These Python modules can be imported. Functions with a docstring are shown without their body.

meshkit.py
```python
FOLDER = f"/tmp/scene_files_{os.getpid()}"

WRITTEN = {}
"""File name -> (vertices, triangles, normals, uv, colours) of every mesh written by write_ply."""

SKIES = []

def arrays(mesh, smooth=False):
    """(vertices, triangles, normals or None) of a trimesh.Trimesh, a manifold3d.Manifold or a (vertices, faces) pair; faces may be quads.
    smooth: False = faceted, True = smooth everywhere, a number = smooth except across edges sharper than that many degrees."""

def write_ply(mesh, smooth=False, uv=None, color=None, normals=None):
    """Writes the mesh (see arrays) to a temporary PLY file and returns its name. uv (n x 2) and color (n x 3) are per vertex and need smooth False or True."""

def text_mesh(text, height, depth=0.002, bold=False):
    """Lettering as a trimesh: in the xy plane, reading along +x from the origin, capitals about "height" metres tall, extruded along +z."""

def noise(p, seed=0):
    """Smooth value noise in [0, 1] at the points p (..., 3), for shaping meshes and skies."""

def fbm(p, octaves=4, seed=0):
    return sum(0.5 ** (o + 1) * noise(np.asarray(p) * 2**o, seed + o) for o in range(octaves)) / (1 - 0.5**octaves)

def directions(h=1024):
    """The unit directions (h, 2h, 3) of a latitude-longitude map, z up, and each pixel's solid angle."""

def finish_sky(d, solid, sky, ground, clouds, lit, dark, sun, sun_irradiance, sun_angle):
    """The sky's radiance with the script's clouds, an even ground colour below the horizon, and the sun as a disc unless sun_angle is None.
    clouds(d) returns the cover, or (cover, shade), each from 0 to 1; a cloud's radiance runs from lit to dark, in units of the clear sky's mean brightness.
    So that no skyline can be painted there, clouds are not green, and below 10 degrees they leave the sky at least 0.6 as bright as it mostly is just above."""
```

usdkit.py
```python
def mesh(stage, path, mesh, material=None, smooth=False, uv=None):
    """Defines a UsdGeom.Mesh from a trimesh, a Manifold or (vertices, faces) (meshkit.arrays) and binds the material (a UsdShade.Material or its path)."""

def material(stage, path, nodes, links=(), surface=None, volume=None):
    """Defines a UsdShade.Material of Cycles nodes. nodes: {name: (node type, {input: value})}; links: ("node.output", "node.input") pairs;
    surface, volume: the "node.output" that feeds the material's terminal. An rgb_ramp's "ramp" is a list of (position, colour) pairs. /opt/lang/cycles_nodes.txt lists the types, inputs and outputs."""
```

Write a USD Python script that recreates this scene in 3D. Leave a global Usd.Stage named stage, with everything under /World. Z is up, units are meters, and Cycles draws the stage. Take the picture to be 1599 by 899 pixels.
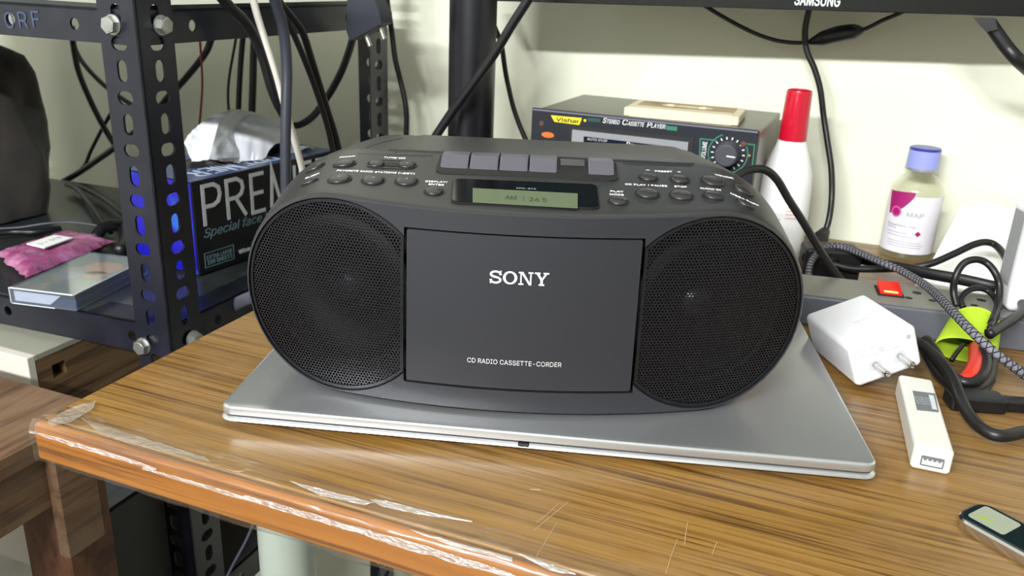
import math, random
import numpy as np, trimesh, usdkit, meshkit
from pxr import Usd, UsdGeom, UsdLux, UsdShade, Gf, Sdf
from shapely.geometry import Polygon, Point, box as sbox, LineString
from shapely import affinity
from shapely.ops import unary_union

random.seed(7)
rng = np.random.default_rng(7)
stage = Usd.Stage.CreateInMemory()
UsdGeom.SetStageUpAxis(stage, 'Z'); UsdGeom.SetStageMetersPerUnit(stage, 1.0)
UsdGeom.Xform.Define(stage, '/World'); stage.SetDefaultPrim(stage.GetPrimAtPath('/World'))

# ---------------------------------------------------------------- camera (all picks below are in desk coordinates: desk top z = 0; DZ lifts them to a floor at z = 0)
DZ = 0.75
F, PITCH, ROLL, CH = 1338.16, 0.350646, 0.0401111, 0.265688
cp_, sp_, cr_, sr_ = math.cos(PITCH), math.sin(PITCH), math.cos(ROLL), math.sin(ROLL)
FW = np.array([0, cp_, -sp_]); _r = np.array([1., 0, 0]); _u = np.array([0, sp_, cp_])
RT = cr_*_r + sr_*_u; UP = -sr_*_r + cr_*_u
EYE = np.array([0, 0, CH])
cam = UsdGeom.Camera.Define(stage, '/World/camera')
m = Gf.Matrix4d(*[float(x) for x in (*RT, 0, *UP, 0, *(-FW), 0, EYE[0], EYE[1], EYE[2]+DZ, 1)])
cam.AddTransformOp().Set(m)
cam.CreateHorizontalApertureAttr(36.0); cam.CreateVerticalApertureAttr(36.0*899/1599)
cam.CreateFocalLengthAttr(36.0*F/1599)
cam.CreateClippingRangeAttr((0.02, 100.0))
cam.CreateFStopAttr(15.0); cam.CreateFocusDistanceAttr(0.52)
EXPOSURE = -0.15
cam.CreateExposureAttr(EXPOSURE)
A = math.radians(-21.3)                       # the room (wall, desk, rack) is turned against the camera by this angle
U = np.array([math.cos(A), math.sin(A), 0]); V = np.array([-math.sin(A), math.cos(A), 0]); ZZ = np.array([0, 0, 1.])
def W(u, v, z): return u*U + v*V + np.array([0, 0, z])

# ---------------------------------------------------------------- light: one fluorescent tube high on the wall behind the camera, and the room's own bounce
TUBE_U, TUBE_V, TUBE_Z, TUBE_POWER = -0.42, -1.37, 1.13, 560.0
lamp = UsdLux.RectLight.Define(stage, '/World/tube_lamp_light')
lamp.CreateWidthAttr(1.2); lamp.CreateHeightAttr(0.05); lamp.CreateIntensityAttr(TUBE_POWER); lamp.CreateColorAttr(Gf.Vec3f(0.965, 0.985, 1.0))
d_ = np.array([0, 1, -0.35]); 
zc = -(V*0.93 - ZZ*0.37); zc /= np.linalg.norm(zc); xc = np.cross(ZZ, zc); xc /= np.linalg.norm(xc); yc = np.cross(zc, xc)
lp = W(TUBE_U, TUBE_V, TUBE_Z + DZ)
lamp.AddTransformOp().Set(Gf.Matrix4d(*[float(x) for x in (*xc, 0, *yc, 0, *zc, 0, *lp, 1)]))

# ---------------------------------------------------------------- picks
def ray(x, y): return FW + (x-799.5)/F*RT - (y-449.5)/F*UP
def oz(x, y, z): d = ray(x, y); return EYE + (z-CH)/d[2]*d
def ov(x, y, v): d = ray(x, y); return EYE + v/(d@V)*d
def ou(x, y, u): d = ray(x, y); return EYE + u/(d@U)*d
def oy(x, y, Y): d = ray(x, y); return EYE + Y/d[1]*d
def plane(x, y, P, n): d = ray(x, y); return EYE + ((P-EYE)@n)/(d@n)*d
def lin(c):
    c = np.asarray(c, float)/255.0
    return tuple(np.where(c < 0.04045, c/12.92, ((c+0.055)/1.055)**2.4))

# ---------------------------------------------------------------- materials
LOOKS = '/World/Looks'
def mat(name, rgb, rough=0.5, metal=0.0, spec=0.5, bump=None, coat=0.0, coat_rough=0.05, vary=None, emit=None, trans=0.0, sheen=0.0, sub=0.0, rough_vary=None):
    """rgb in sRGB 0-255. bump=(scale, strength, distance); vary=(scale, rgb2, low, high) mixes towards rgb2 by noise; rough_vary=(scale, lo, hi)"""
    p = {'roughness': rough, 'metallic': metal, 'specular_ior_level': spec, 'base_color': lin(rgb)}
    if coat: p.update(coat_weight=coat, coat_roughness=coat_rough)
    if emit: p.update(emission_color=lin(emit[0]), emission_strength=emit[1])
    if trans: p.update(transmission_weight=trans)
    if sheen: p.update(sheen_weight=sheen)
    if sub: p.update(subsurface_weight=sub, subsurface_scale=0.004)
    nodes = {'p': ('principled_bsdf', p)}; links = []
    if bump or vary or rough_vary: nodes['g'] = ('geometry', {})
    if bump:
        nodes['bn'] = ('noise_texture', {'scale': bump[0], 'detail': 3.0}); nodes['b'] = ('bump', {'strength': bump[1], 'distance': bump[2]})
        links += [('g.position', 'bn.vector'), ('bn.fac', 'b.height'), ('b.normal', 'p.normal')]
    if vary:
        nodes['vn'] = ('noise_texture', {'scale': vary[0], 'detail': 4.0}); nodes['vr'] = ('rgb_ramp', {'ramp': [(vary[2], lin(rgb)), (vary[3], lin(vary[1]))]})
        links += [('g.position', 'vn.vector'), ('vn.fac', 'vr.fac'), ('vr.color', 'p.base_color')]
    if rough_vary:
        nodes['rn'] = ('noise_texture', {'scale': rough_vary[0], 'detail': 4.0}); nodes['rm'] = ('map_range', {'from_min': 0.3, 'from_max': 0.7, 'to_min': rough_vary[1], 'to_max': rough_vary[2]})
        links += [('g.position', 'rn.vector'), ('rn.fac', 'rm.value'), ('rm.result', 'p.roughness')]
    return usdkit.material(stage, f'{LOOKS}/{name}', nodes, links, surface='p.BSDF')

def clear_mat(name, tint=(1, 1, 1), rough=0.05, milk=0.0, milk_rgb=(255, 255, 255), bump=None, gloss=(0.05, 0.7)):
    """thin clear plastic or glass: transparent, with a gloss that grows towards grazing angles and a share of milky diffuse"""
    nodes = {'t': ('transparent_bsdf', {'color': tint}), 'gl': ('glossy_bsdf', {'color': (1, 1, 1), 'roughness': rough}), 'lw': ('layer_weight', {'blend': 0.5}),
             'pw': ('math', {'math_type': 'power', 'value2': 4.0}), 'fm': ('math', {'math_type': 'multiply_add', 'value2': gloss[1], 'value3': gloss[0], 'use_clamp': True}),
             'd': ('diffuse_bsdf', {'color': lin(milk_rgb)}), 'tl': ('translucent_bsdf', {'color': lin(milk_rgb)}), 'dt': ('mix_closure', {'fac': 0.4}), 'k': ('mix_closure', {'fac': milk}), 'm': ('mix_closure', {})}
    links = [('d.BSDF', 'dt.closure1'), ('tl.BSDF', 'dt.closure2'), ('t.BSDF', 'k.closure1'), ('dt.closure', 'k.closure2'), ('k.closure', 'm.closure1'), ('gl.BSDF', 'm.closure2'),
             ('lw.facing', 'pw.value1'), ('pw.value', 'fm.value1'), ('fm.value', 'm.fac')]
    if bump:
        nodes['g'] = ('geometry', {}); nodes['mp'] = ('mapping', {'mapping_type': 'texture', 'rotation': (0, 0, A), 'scale': tuple(1/q for q in bump[3]) if len(bump) > 3 else (1, 1, 1)}); nodes['bn'] = ('noise_texture', {'scale': bump[0], 'detail': 3.0}); nodes['b'] = ('bump', {'strength': bump[1], 'distance': bump[2]})
        links += [('g.position', 'mp.vector'), ('mp.vector', 'bn.vector'), ('bn.fac', 'b.height'), ('b.normal', 'gl.normal')]
    return usdkit.material(stage, f'{LOOKS}/{name}', nodes, links, surface='m.closure')

def wood_mat(name, base, dark, light, rot, stretch, rough, hazy=None, coat=0.0):
    """wood with grain along the rotated x axis; stretch = (along, across) frequency"""
    nodes = {
        'g': ('geometry', {}), 'mp': ('mapping', {'mapping_type': 'texture', 'rotation': (0, 0, -rot), 'scale': (1/stretch[0], 1/stretch[1], 1/stretch[1])}),
        'n1': ('noise_texture', {'scale': 1.0, 'detail': 5.0, 'roughness': 0.6, 'distortion': 0.15}),
        'r1': ('rgb_ramp', {'ramp': [(0.30, lin(dark)), (0.44, lin(base)), (0.58, lin(light)), (0.75, lin(base))]}),
        'mp2': ('mapping', {'mapping_type': 'texture', 'rotation': (0, 0, -rot), 'scale': (1/(stretch[0]*1.6), 1/(stretch[1]*3.0), 1/(stretch[1]*3.0))}),
        'n2': ('noise_texture', {'scale': 1.0, 'detail': 4.0, 'roughness': 0.65}),
        'r2': ('rgb_ramp', {'ramp': [(0.36, (0.30, 0.24, 0.20)), (0.47, (0.85, 0.82, 0.80)), (0.53, (1, 1, 1)), (1.0, (1, 1, 1))]}),
        'mx': ('mix_color', {'blend_type': 'multiply', 'fac': 0.9}),
        'n3': ('noise_texture', {'scale': 9.0, 'detail': 4.0, 'roughness': 0.6}),
        'r3': ('rgb_ramp', {'ramp': [(0.42, (0, 0, 0)), (0.68, (1, 1, 1))]}),
        'hz': ('mix_color', {'b': lin(hazy or base)}), 'hf': ('math', {'math_type': 'multiply', 'value2': 0.55 if hazy else 0.0}),
        'rr': ('map_range', {'from_min': 0.3, 'from_max': 0.7, 'to_min': rough-0.08, 'to_max': rough+0.12}),
        'b': ('bump', {'strength': 0.12, 'distance': 0.0006}),
        'p': ('principled_bsdf', {'specular_ior_level': 0.5, 'coat_weight': coat, 'coat_roughness': 0.2})}
    links = [('g.position', 'mp.vector'), ('mp.vector', 'n1.vector'), ('n1.fac', 'r1.fac'), ('g.position', 'mp2.vector'), ('mp2.vector', 'n2.vector'), ('n2.fac', 'r2.fac'),
             ('r1.color', 'mx.a'), ('r2.color', 'mx.b'), ('g.position', 'n3.vector'), ('n3.fac', 'r3.fac'), ('r3.color', 'hf.value1'), ('hf.value', 'hz.fac'), ('mx.result', 'hz.a'),
             ('hz.result', 'p.base_color'), ('n3.fac', 'rr.value'), ('rr.result', 'p.roughness'), ('n2.fac', 'b.height'), ('b.normal', 'p.normal')]
    return usdkit.material(stage, f'{LOOKS}/{name}', nodes, links, surface='p.BSDF')

M = {}
def wall_mat(name, c1, c2):
    nodes = {'g': ('geometry', {}), 'n': ('noise_texture', {'scale': 3.0, 'detail': 5.0, 'roughness': 0.6}), 'r': ('rgb_ramp', {'ramp': [(0.35, lin(c1)), (0.65, lin(c2))]}),
             'n2': ('noise_texture', {'scale': 45.0, 'detail': 3.0}), 'b': ('bump', {'strength': 0.15, 'distance': 0.003}), 'p': ('principled_bsdf', {'roughness': 0.55, 'specular_ior_level': 0.35})}
    return usdkit.material(stage, f'{LOOKS}/{name}', nodes, [('g.position', 'n.vector'), ('n.fac', 'r.fac'), ('r.color', 'p.base_color'), ('g.position', 'n2.vector'), ('n2.fac', 'b.height'), ('b.normal', 'p.normal')], surface='p.BSDF')
M['wall'] = wall_mat('wall_paint', (222, 224, 202), (229, 230, 211))
M['wall_far'] = wall_mat('far_wall_paint', (222, 222, 216), (228, 228, 222))
M['ceiling'] = mat('ceiling_paint', (222, 222, 220), 0.8)
M['floor'] = mat('floor_stone', (96, 92, 84), 0.45, vary=(6, (78, 74, 68), 0.4, 0.6))
M['lamp_tube'] = mat('lamp_tube', (255, 255, 250), 0.4, emit=((255, 252, 245), 6.0))
M['lamp_body'] = mat('lamp_body', (235, 235, 230), 0.4)
M['desk'] = wood_mat('desk_laminate', (128, 94, 42), (78, 53, 24), (146, 110, 54), -A, (5.0, 185.0), 0.36, hazy=(140, 112, 78), coat=0.15)
M['lipping'] = wood_mat('desk_lipping', (150, 93, 27), (134, 82, 22), (160, 102, 34), -A, (3.0, 60.0), 0.38)
M['stool'] = wood_mat('stool_wood', (98, 70, 46), (74, 50, 32), (112, 84, 58), -A+1.57, (6.0, 40.0), 0.5, hazy=(124, 106, 90))
M['stool_leg'] = wood_mat('stool_leg_wood', (104, 66, 42), (78, 48, 30), (122, 80, 54), -A, (20.0, 6.0), 0.55)
M['film'] = clear_mat('wrap_film', (0.99, 0.985, 0.98), 0.14, milk=0.05, milk_rgb=(222, 200, 176), bump=(1.0, 0.3, 0.002, (16, 150, 150)), gloss=(0.06, 0.5))
M['film_tear'] = clear_mat('wrap_film_crinkled', (0.97, 0.97, 0.97), 0.16, milk=0.28, milk_rgb=(250, 240, 232), bump=(1.0, 0.8, 0.004, (220, 700, 700)), gloss=(0.25, 0.6))
M['film_soft'] = clear_mat('wrap_film_soft', (0.98, 0.98, 0.98), 0.2, milk=0.10, milk_rgb=(244, 232, 222), bump=(320.0, 0.6, 0.003), gloss=(0.10, 0.5))
M['alu'] = mat('laptop_aluminium', (198, 200, 202), 0.27, 0.82, bump=(2600, 0.02, 0.0003))
M['alu_dark'] = mat('laptop_gap', (60, 60, 62), 0.4, 0.6)
M['rubber'] = mat('black_rubber', (20, 20, 21), 0.75)
M['shell'] = mat('radio_shell_plastic', (38, 38, 39), 0.40, spec=0.5, bump=(2200, 0.10, 0.0003))
M['door'] = mat('radio_door_plastic', (37, 38, 43), 0.42, spec=0.5, bump=(2600, 0.10, 0.0003))
M['key'] = mat('radio_key_plastic', (76, 74, 84), 0.40, spec=0.5, bump=(2600, 0.06, 0.0003))
M['button'] = mat('radio_button_plastic', (36, 36, 37), 0.36)
M['grille'] = mat('grille_metal', (25, 24, 28), 0.36, 0.35)
M['black'] = mat('matt_black', (12, 12, 13), 0.6)
M['cone'] = mat('speaker_paper', (22, 22, 26), 0.6)
M['dome'] = mat('speaker_dome', (90, 90, 98), 0.25, 0.7)
M['glossblack'] = mat('gloss_black', (14, 15, 17), 0.07, spec=0.6)
M['print'] = mat('white_print', (205, 205, 205), 0.5)
M['printdim'] = mat('grey_print', (120, 120, 122), 0.5)
M['silverprint'] = mat('silver_print', (216, 217, 220), 0.35, 0.3)
M['lcd'] = mat('lcd_panel', (94, 104, 80), 0.14, spec=0.7)
M['lcdseg'] = mat('lcd_segments', (58, 66, 54), 0.3)
M['reddot'] = mat('red_print', (214, 60, 66), 0.4)
M['rack'] = mat('rack_paint', (22, 24, 34), 0.34, spec=0.5, bump=(120, 0.08, 0.001), vary=(40, (32, 33, 44), 0.5, 0.75))
M['zinc'] = mat('zinc_bolt', (176, 178, 174), 0.38, 0.85, bump=(700, 0.1, 0.0004))
M['shelf'] = mat('shelf_sheet', (44, 48, 49), 0.24, spec=0.6, vary=(18, (38, 42, 43), 0.45, 0.6))
M['chalk'] = mat('chalk_mark', (58, 68, 94), 0.8)
M['steel_dark'] = mat('black_pole_paint', (18, 18, 24), 0.32, spec=0.5)
M['cable'] = mat('cable_black', (18, 18, 20), 0.42)
M['cable_blue'] = mat('cable_dark_grey', (44, 47, 58), 0.42)
M['cloth'] = mat('dark_cloth', (38, 30, 20), 0.85, sheen=0.3, vary=(30, (24, 20, 15), 0.4, 0.6))
M['case_edge'] = mat('case_edge', (196, 204, 214), 0.25)
M['cable_white'] = mat('cable_white', (216, 213, 205), 0.4)
M['cable_red'] = mat('cable_red', (150, 40, 34), 0.45)
M['cable_grey'] = mat('cable_grey', (74, 74, 86), 0.45)
M['braid_a'] = mat('braid_light', (118, 118, 126), 0.7)
M['braid_b'] = mat('braid_dark', (36, 36, 40), 0.7)
M['white_plastic'] = mat('white_plastic', (232, 232, 236), 0.30, spec=0.5, sub=0.1)
M['dongle'] = mat('dongle_white', (214, 213, 206), 0.34)
M['greyprint'] = mat('pale_grey_print', (196, 198, 204), 0.5)
M['greyprint2'] = mat('mid_grey_print', (168, 170, 178), 0.5)
M['sticker'] = mat('grey_sticker', (104, 108, 110), 0.5)
M['chrome'] = mat('chrome', (210, 208, 205), 0.16, 1.0)
M['nickel'] = mat('nickel', (196, 194, 188), 0.22, 1.0)
M['strip'] = mat('strip_plastic', (88, 90, 98), 0.42)
M['strip_top'] = mat('strip_top_plastic', (122, 120, 112), 0.42)
M['switch'] = mat('lit_switch', (190, 30, 20), 0.2, emit=((255, 40, 20), 0.35))
M['switch_hot'] = mat('lit_switch_lamp', (255, 150, 90), 0.2, emit=((255, 160, 80), 4.0))
M['velcro'] = mat('lime_strap', (172, 202, 40), 0.75, bump=(900, 0.3, 0.0006))
M['redplug'] = mat('red_sleeve', (206, 44, 30), 0.4)
M['paper'] = mat('white_paper', (236, 236, 232), 0.7)
M['boxgrey'] = mat('grey_card', (150, 151, 152), 0.6)
M['tissue'] = mat('tissue_paper', (226, 228, 234), 0.85, sub=0.1)
M['tis_black'] = mat('tissue_box_black', (11, 13, 20), 0.38)
M['tis_top'] = mat('tissue_box_navy', (58, 74, 112), 0.34)
M['tis_blue'] = mat('tissue_box_blue', (14, 12, 150), 0.4, vary=(22, (28, 84, 170), 0.56, 0.64))
M['tis_print'] = mat('tissue_box_print', (188, 192, 196), 0.5)
M['tis_print2'] = mat('tissue_box_teal_print', (96, 122, 132), 0.5)
M['tis_topprint'] = mat('tissue_box_top_print', (186, 200, 222), 0.4)
M['pink'] = mat('pink_bubble_bag', (144, 72, 112), 0.22, spec=0.7, bump=(260, 0.5, 0.002), vary=(60, (168, 104, 142), 0.45, 0.6))
M['case'] = clear_mat('case_clear', (0.95, 0.97, 0.99), 0.08, milk=0.10, milk_rgb=(200, 210, 220))
M['inlay'] = mat('case_inlay', (120, 128, 116), 0.5, vary=(34, (170, 146, 112), 0.5, 0.62))
M['inlay_skin'] = mat('case_inlay_peach', (196, 152, 116), 0.5)
M['inlay_pale'] = mat('case_inlay_pale', (150, 150, 146), 0.5)
M['tray_blue'] = mat('case_blue_tray', (16, 42, 84), 0.25)
M['case_white'] = mat('case_white_insert', (188, 190, 202), 0.5)
M['amp_front'] = mat('player_front_panel', (22, 25, 36), 0.40)
M['amp_case'] = mat('player_case_paint', (92, 90, 78), 0.34, spec=0.5)
M['amp_edge'] = mat('player_panel_edge', (120, 122, 138), 0.35, 0.4)
M['amp_silver'] = mat('player_silver_frame', (172, 174, 180), 0.32, 0.5)
M['amp_window'] = mat('player_window', (24, 30, 44), 0.2)
M['yellow'] = mat('yellow_print', (226, 205, 24), 0.5)
M['green'] = mat('green_print', (40, 112, 88), 0.5)
M['greendark'] = mat('green_dark_print', (24, 70, 62), 0.5)
M['orange'] = mat('orange_print', (206, 104, 42), 0.4)
M['knob'] = mat('knob_grey', (64, 64, 72), 0.45)
M['brass'] = mat('small_brass_pin', (190, 150, 80), 0.35, 0.7)
M['rust'] = mat('rusty_screw', (92, 58, 54), 0.5, 0.3)
M['beige'] = mat('cassette_beige', (222, 210, 178), 0.45)
M['beige_label'] = mat('cassette_label', (176, 152, 116), 0.55, vary=(30, (150, 128, 100), 0.45, 0.6))
M['capred'] = mat('red_cap', (186, 10, 42), 0.25, coat=0.3)
M['bottle'] = mat('white_bottle', (236, 236, 234), 0.28, sub=0.1)
M['pinkprint'] = mat('pale_red_print', (226, 168, 168), 0.5)
M['glass'] = clear_mat('bottle_glass', (0.97, 0.97, 0.93), 0.04, milk=0.12, milk_rgb=(222, 222, 190))
M['capblue'] = mat('blue_cap_plastic', (150, 158, 222), 0.3)
M['capdark'] = mat('blue_cap_top', (46, 52, 150), 0.3)
M['label'] = mat('label_white', (226, 222, 230), 0.5)
M['magenta'] = mat('label_magenta', (160, 26, 104), 0.5)
M['magenta2'] = mat('label_pink', (205, 92, 154), 0.5)
M['ink'] = mat('label_ink', (62, 62, 78), 0.5)
M['screen'] = mat('monitor_screen', (10, 30, 34), 0.12, spec=0.5)
M['bezel'] = mat('monitor_bezel', (11, 11, 12), 0.22, spec=0.5)
M['logo'] = mat('monitor_logo', (235, 238, 240), 0.4)
M['gadget'] = mat('gadget_gloss', (20, 32, 34), 0.06, spec=0.7)
M['gadget_win'] = mat('gadget_window', (150, 156, 138), 0.12, spec=0.6)
M['gadget_leaf'] = mat('gadget_leaf_mark', (140, 164, 60), 0.3)
M['legmetal'] = mat('desk_leg_paint', (150, 158, 148), 0.34, spec=0.5)
M['boxwhite'] = mat('crate_white_laminate', (206, 200, 190), 0.5)
M['boxgreen'] = mat('crate_top_laminate', (150, 150, 136), 0.4)
M['boxbrown'] = wood_mat('crate_raw_board', (108, 82, 54), (96, 72, 46), (116, 90, 60), -A+1.57, (5.0, 70.0), 0.6)
M['greyblue'] = mat('grey_blue_lid', (108, 116, 128), 0.4)
M['darkbox'] = mat('dark_box', (24, 24, 26), 0.5)

# ---------------------------------------------------------------- prims
USED = {}
def path_for(parent, name):
    base = parent.GetPath().AppendChild(name) if parent else Sdf.Path('/World/'+name)
    key = str(base); n = USED.get(key, 0); USED[key] = n+1
    return key if n == 0 else f'{key}_{n:03d}'
def tag(p, label=None, cat=None, group=None, kind=None):
    for k, v in (('label', label), ('category', cat), ('group', group), ('kind', kind)):
        if v: p.SetCustomDataByKey(k, v)
    return p
BASE = {}
def thing(name, label, cat, loc, group=None, kind=None):
    """an Xform at the thing's base (desk coordinates); its parts follow in desk coordinates and are shifted here"""
    x = UsdGeom.Xform.Define(stage, path_for(None, name)); loc = np.asarray(loc, float)
    x.AddTranslateOp().Set(Gf.Vec3d(*map(float, loc + [0, 0, DZ])))
    BASE[str(x.GetPath())] = loc
    return tag(x.GetPrim(), label, cat, group, kind)
def obj(name, mesh, material, parent=None, smooth=35, label=None, kind=None):
    if isinstance(mesh, (list, tuple)) and not (len(mesh) == 2 and isinstance(mesh[0], np.ndarray)): mesh = cat(*mesh)
    v, f = (np.array(mesh.vertices), np.array(mesh.faces)) if hasattr(mesh, 'vertices') else mesh
    top = str(parent.GetPath()) if parent else None
    while top and top not in BASE and '/' in top[7:]: top = top.rsplit('/', 1)[0]
    off = BASE[top] if top else np.array([0, 0, -DZ])
    p = usdkit.mesh(stage, path_for(parent, name), trimesh.Trimesh(v - off, f, process=False), M[material] if isinstance(material, str) else material, smooth=smooth).GetPrim()
    return tag(p, label, None, None, kind)

def cat(*ms): return trimesh.util.concatenate([x for x in ms if x is not None])
def frame(P, x, y, z):
    m = np.eye(4); m[:3, 0], m[:3, 1], m[:3, 2], m[:3, 3] = x, y, z, P
    return m
def moved(mesh, m): 
    mm = mesh.copy(); mm.apply_transform(m); return mm
def unit(v): v = np.asarray(v, float); return v/np.linalg.norm(v)
def room(P): return frame(P, U, V, ZZ)                                # room-aligned frame at P
def hull(pts): return trimesh.convex.convex_hull(np.asarray(pts, float))
_S = trimesh.creation.icosphere(2).vertices
def rbox(lo, hi, r):
    lo, hi = np.asarray(lo, float), np.asarray(hi, float); pts = []
    for i in range(8):
        c = [(hi if i >> k & 1 else lo)[k] + (-r if i >> k & 1 else r) for k in range(3)]
        pts.append(np.asarray(c) + _S*r)
    return hull(np.vstack(pts))
def bx(lo, hi):
    lo, hi = np.asarray(lo, float), np.asarray(hi, float)
    b = trimesh.creation.box(hi-lo); b.apply_translation((lo+hi)/2); return b
def cbox(lo, hi, c=0.0008):
    """box with chamfered edges"""
    lo, hi = np.asarray(lo, float), np.asarray(hi, float); pts = []
    for i in range(8):
        k = np.array([(hi if i >> a & 1 else lo)[a] for a in range(3)]); s = np.array([-1 if i >> a & 1 else 1 for a in range(3)])
        for a in range(3):
            q = k + s*c; q[a] = k[a]; pts.append(q)
    return hull(pts)
def prism(poly, depth):
    gs = getattr(poly, 'geoms', [poly]); return cat(*[trimesh.creation.extrude_polygon(g, depth, engine='earcut') for g in gs if g.area > 1e-12])
def lathe(profile, n=40):
    """closed revolve of (r, z) points about z"""
    pr = np.asarray(profile, float); a = np.linspace(0, 2*np.pi, n, endpoint=False); k = len(pr)
    v = np.stack([np.outer(np.cos(a), pr[:, 0]), np.outer(np.sin(a), pr[:, 0]), np.tile(pr[:, 1], (n, 1))], -1).reshape(-1, 3)
    f = []
    for i in range(n):
        j = (i+1) % n
        for q in range(k-1):
            a0, a1, b0, b1 = i*k+q, i*k+q+1, j*k+q, j*k+q+1
            f += [(a0, b0, b1), (a0, b1, a1)]
    t = trimesh.Trimesh(v, f, process=False); t.merge_vertices(); t.update_faces(t.nondegenerate_faces()); return t
def spline(pts, n=8):
    p = np.asarray(pts, float)
    if len(p) < 3: return np.vstack([p[0]+(p[-1]-p[0])*t for t in np.linspace(0, 1, n)])
    q = np.vstack([2*p[0]-p[1], p, 2*p[-1]-p[-2]]); out = []
    for i in range(1, len(q)-2):
        a, b, c, d = q[i-1], q[i], q[i+1], q[i+2]
        for t in np.linspace(0, 1, n, endpoint=False):
            out.append(0.5*((2*b)+(c-a)*t+(2*a-5*b+4*c-d)*t*t+(3*b-a-3*c+d)*t**3))
    out.append(p[-1]); return np.array(out)
def sweep(path, r, sides=10, n=8, flat=None):
    """tube along a spline; r a number or one per given point; flat=(a, b) makes the section an ellipse"""
    p = spline(path, n); rr = np.full(len(p), r) if np.ndim(r) == 0 else np.interp(np.linspace(0, 1, len(p)), np.linspace(0, 1, len(r)), r)
    t = np.gradient(p, axis=0); t /= np.linalg.norm(t, axis=1, keepdims=True)+1e-12
    a = np.cross(t[0], [0, 0, 1.] if abs(t[0][2]) < 0.9 else [1., 0, 0]); a /= np.linalg.norm(a); A_ = []
    for k in range(len(p)):
        a = a - t[k]*(a@t[k]); a /= np.linalg.norm(a); A_.append(a)
    A_ = np.array(A_); B_ = np.cross(t, A_); ang = np.arange(sides)*2*np.pi/sides
    fa, fb = flat or (1, 1)
    v = p[:, None]+rr[:, None, None]*(fa*np.cos(ang)[None, :, None]*A_[:, None]+fb*np.sin(ang)[None, :, None]*B_[:, None])
    k = len(p); v = np.vstack([v.reshape(-1, 3), p[:1], p[-1:]]); f = []
    for i in range(k-1):
        for j in range(sides):
            q, w = i*sides+j, i*sides+(j+1) % sides
            f += [(q, w, w+sides), (q, w+sides, q+sides)]
    for j in range(sides):
        f += [(k*sides, (j+1) % sides, j), (k*sides+1, (k-1)*sides+j, (k-1)*sides+(j+1) % sides)]
    return trimesh.Trimesh(v, f, process=False)
def rrect(x0, y0, x1, y1, r, q=6): return sbox(x0+r, y0+r, x1-r, y1-r).buffer(r, quad_segs=q)
def slot(cx, cy, w, h, q=5):
    r = min(w, h)/2
    return LineString([(cx-w/2+r, cy-h/2+r), (cx+w/2-r, cy+h/2-r)]).buffer(r*0.999, quad_segs=q) if abs(w-h) > 1e-6 else Point(cx, cy).buffer(r, quad_segs=q)
def slab(poly, levels):
    """hull of a convex polygon at levels [(z, inset)]"""
    pts = []
    for z, ins in levels:
        g = poly.buffer(-ins) if ins else poly
        c = np.array(g.exterior.coords); pts.append(np.c_[c, np.full(len(c), z)])
    return hull(np.vstack(pts))
_TX = {}
def text(s, bold=False):
    if (s, bold) not in _TX:
        t = meshkit.text_mesh(s, 1.0, 0.06, bold); b = t.bounds
        t.apply_translation([-b[0][0], 0, 0]); _TX[(s, bold)] = t
    return _TX[(s, bold)].copy()
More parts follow.
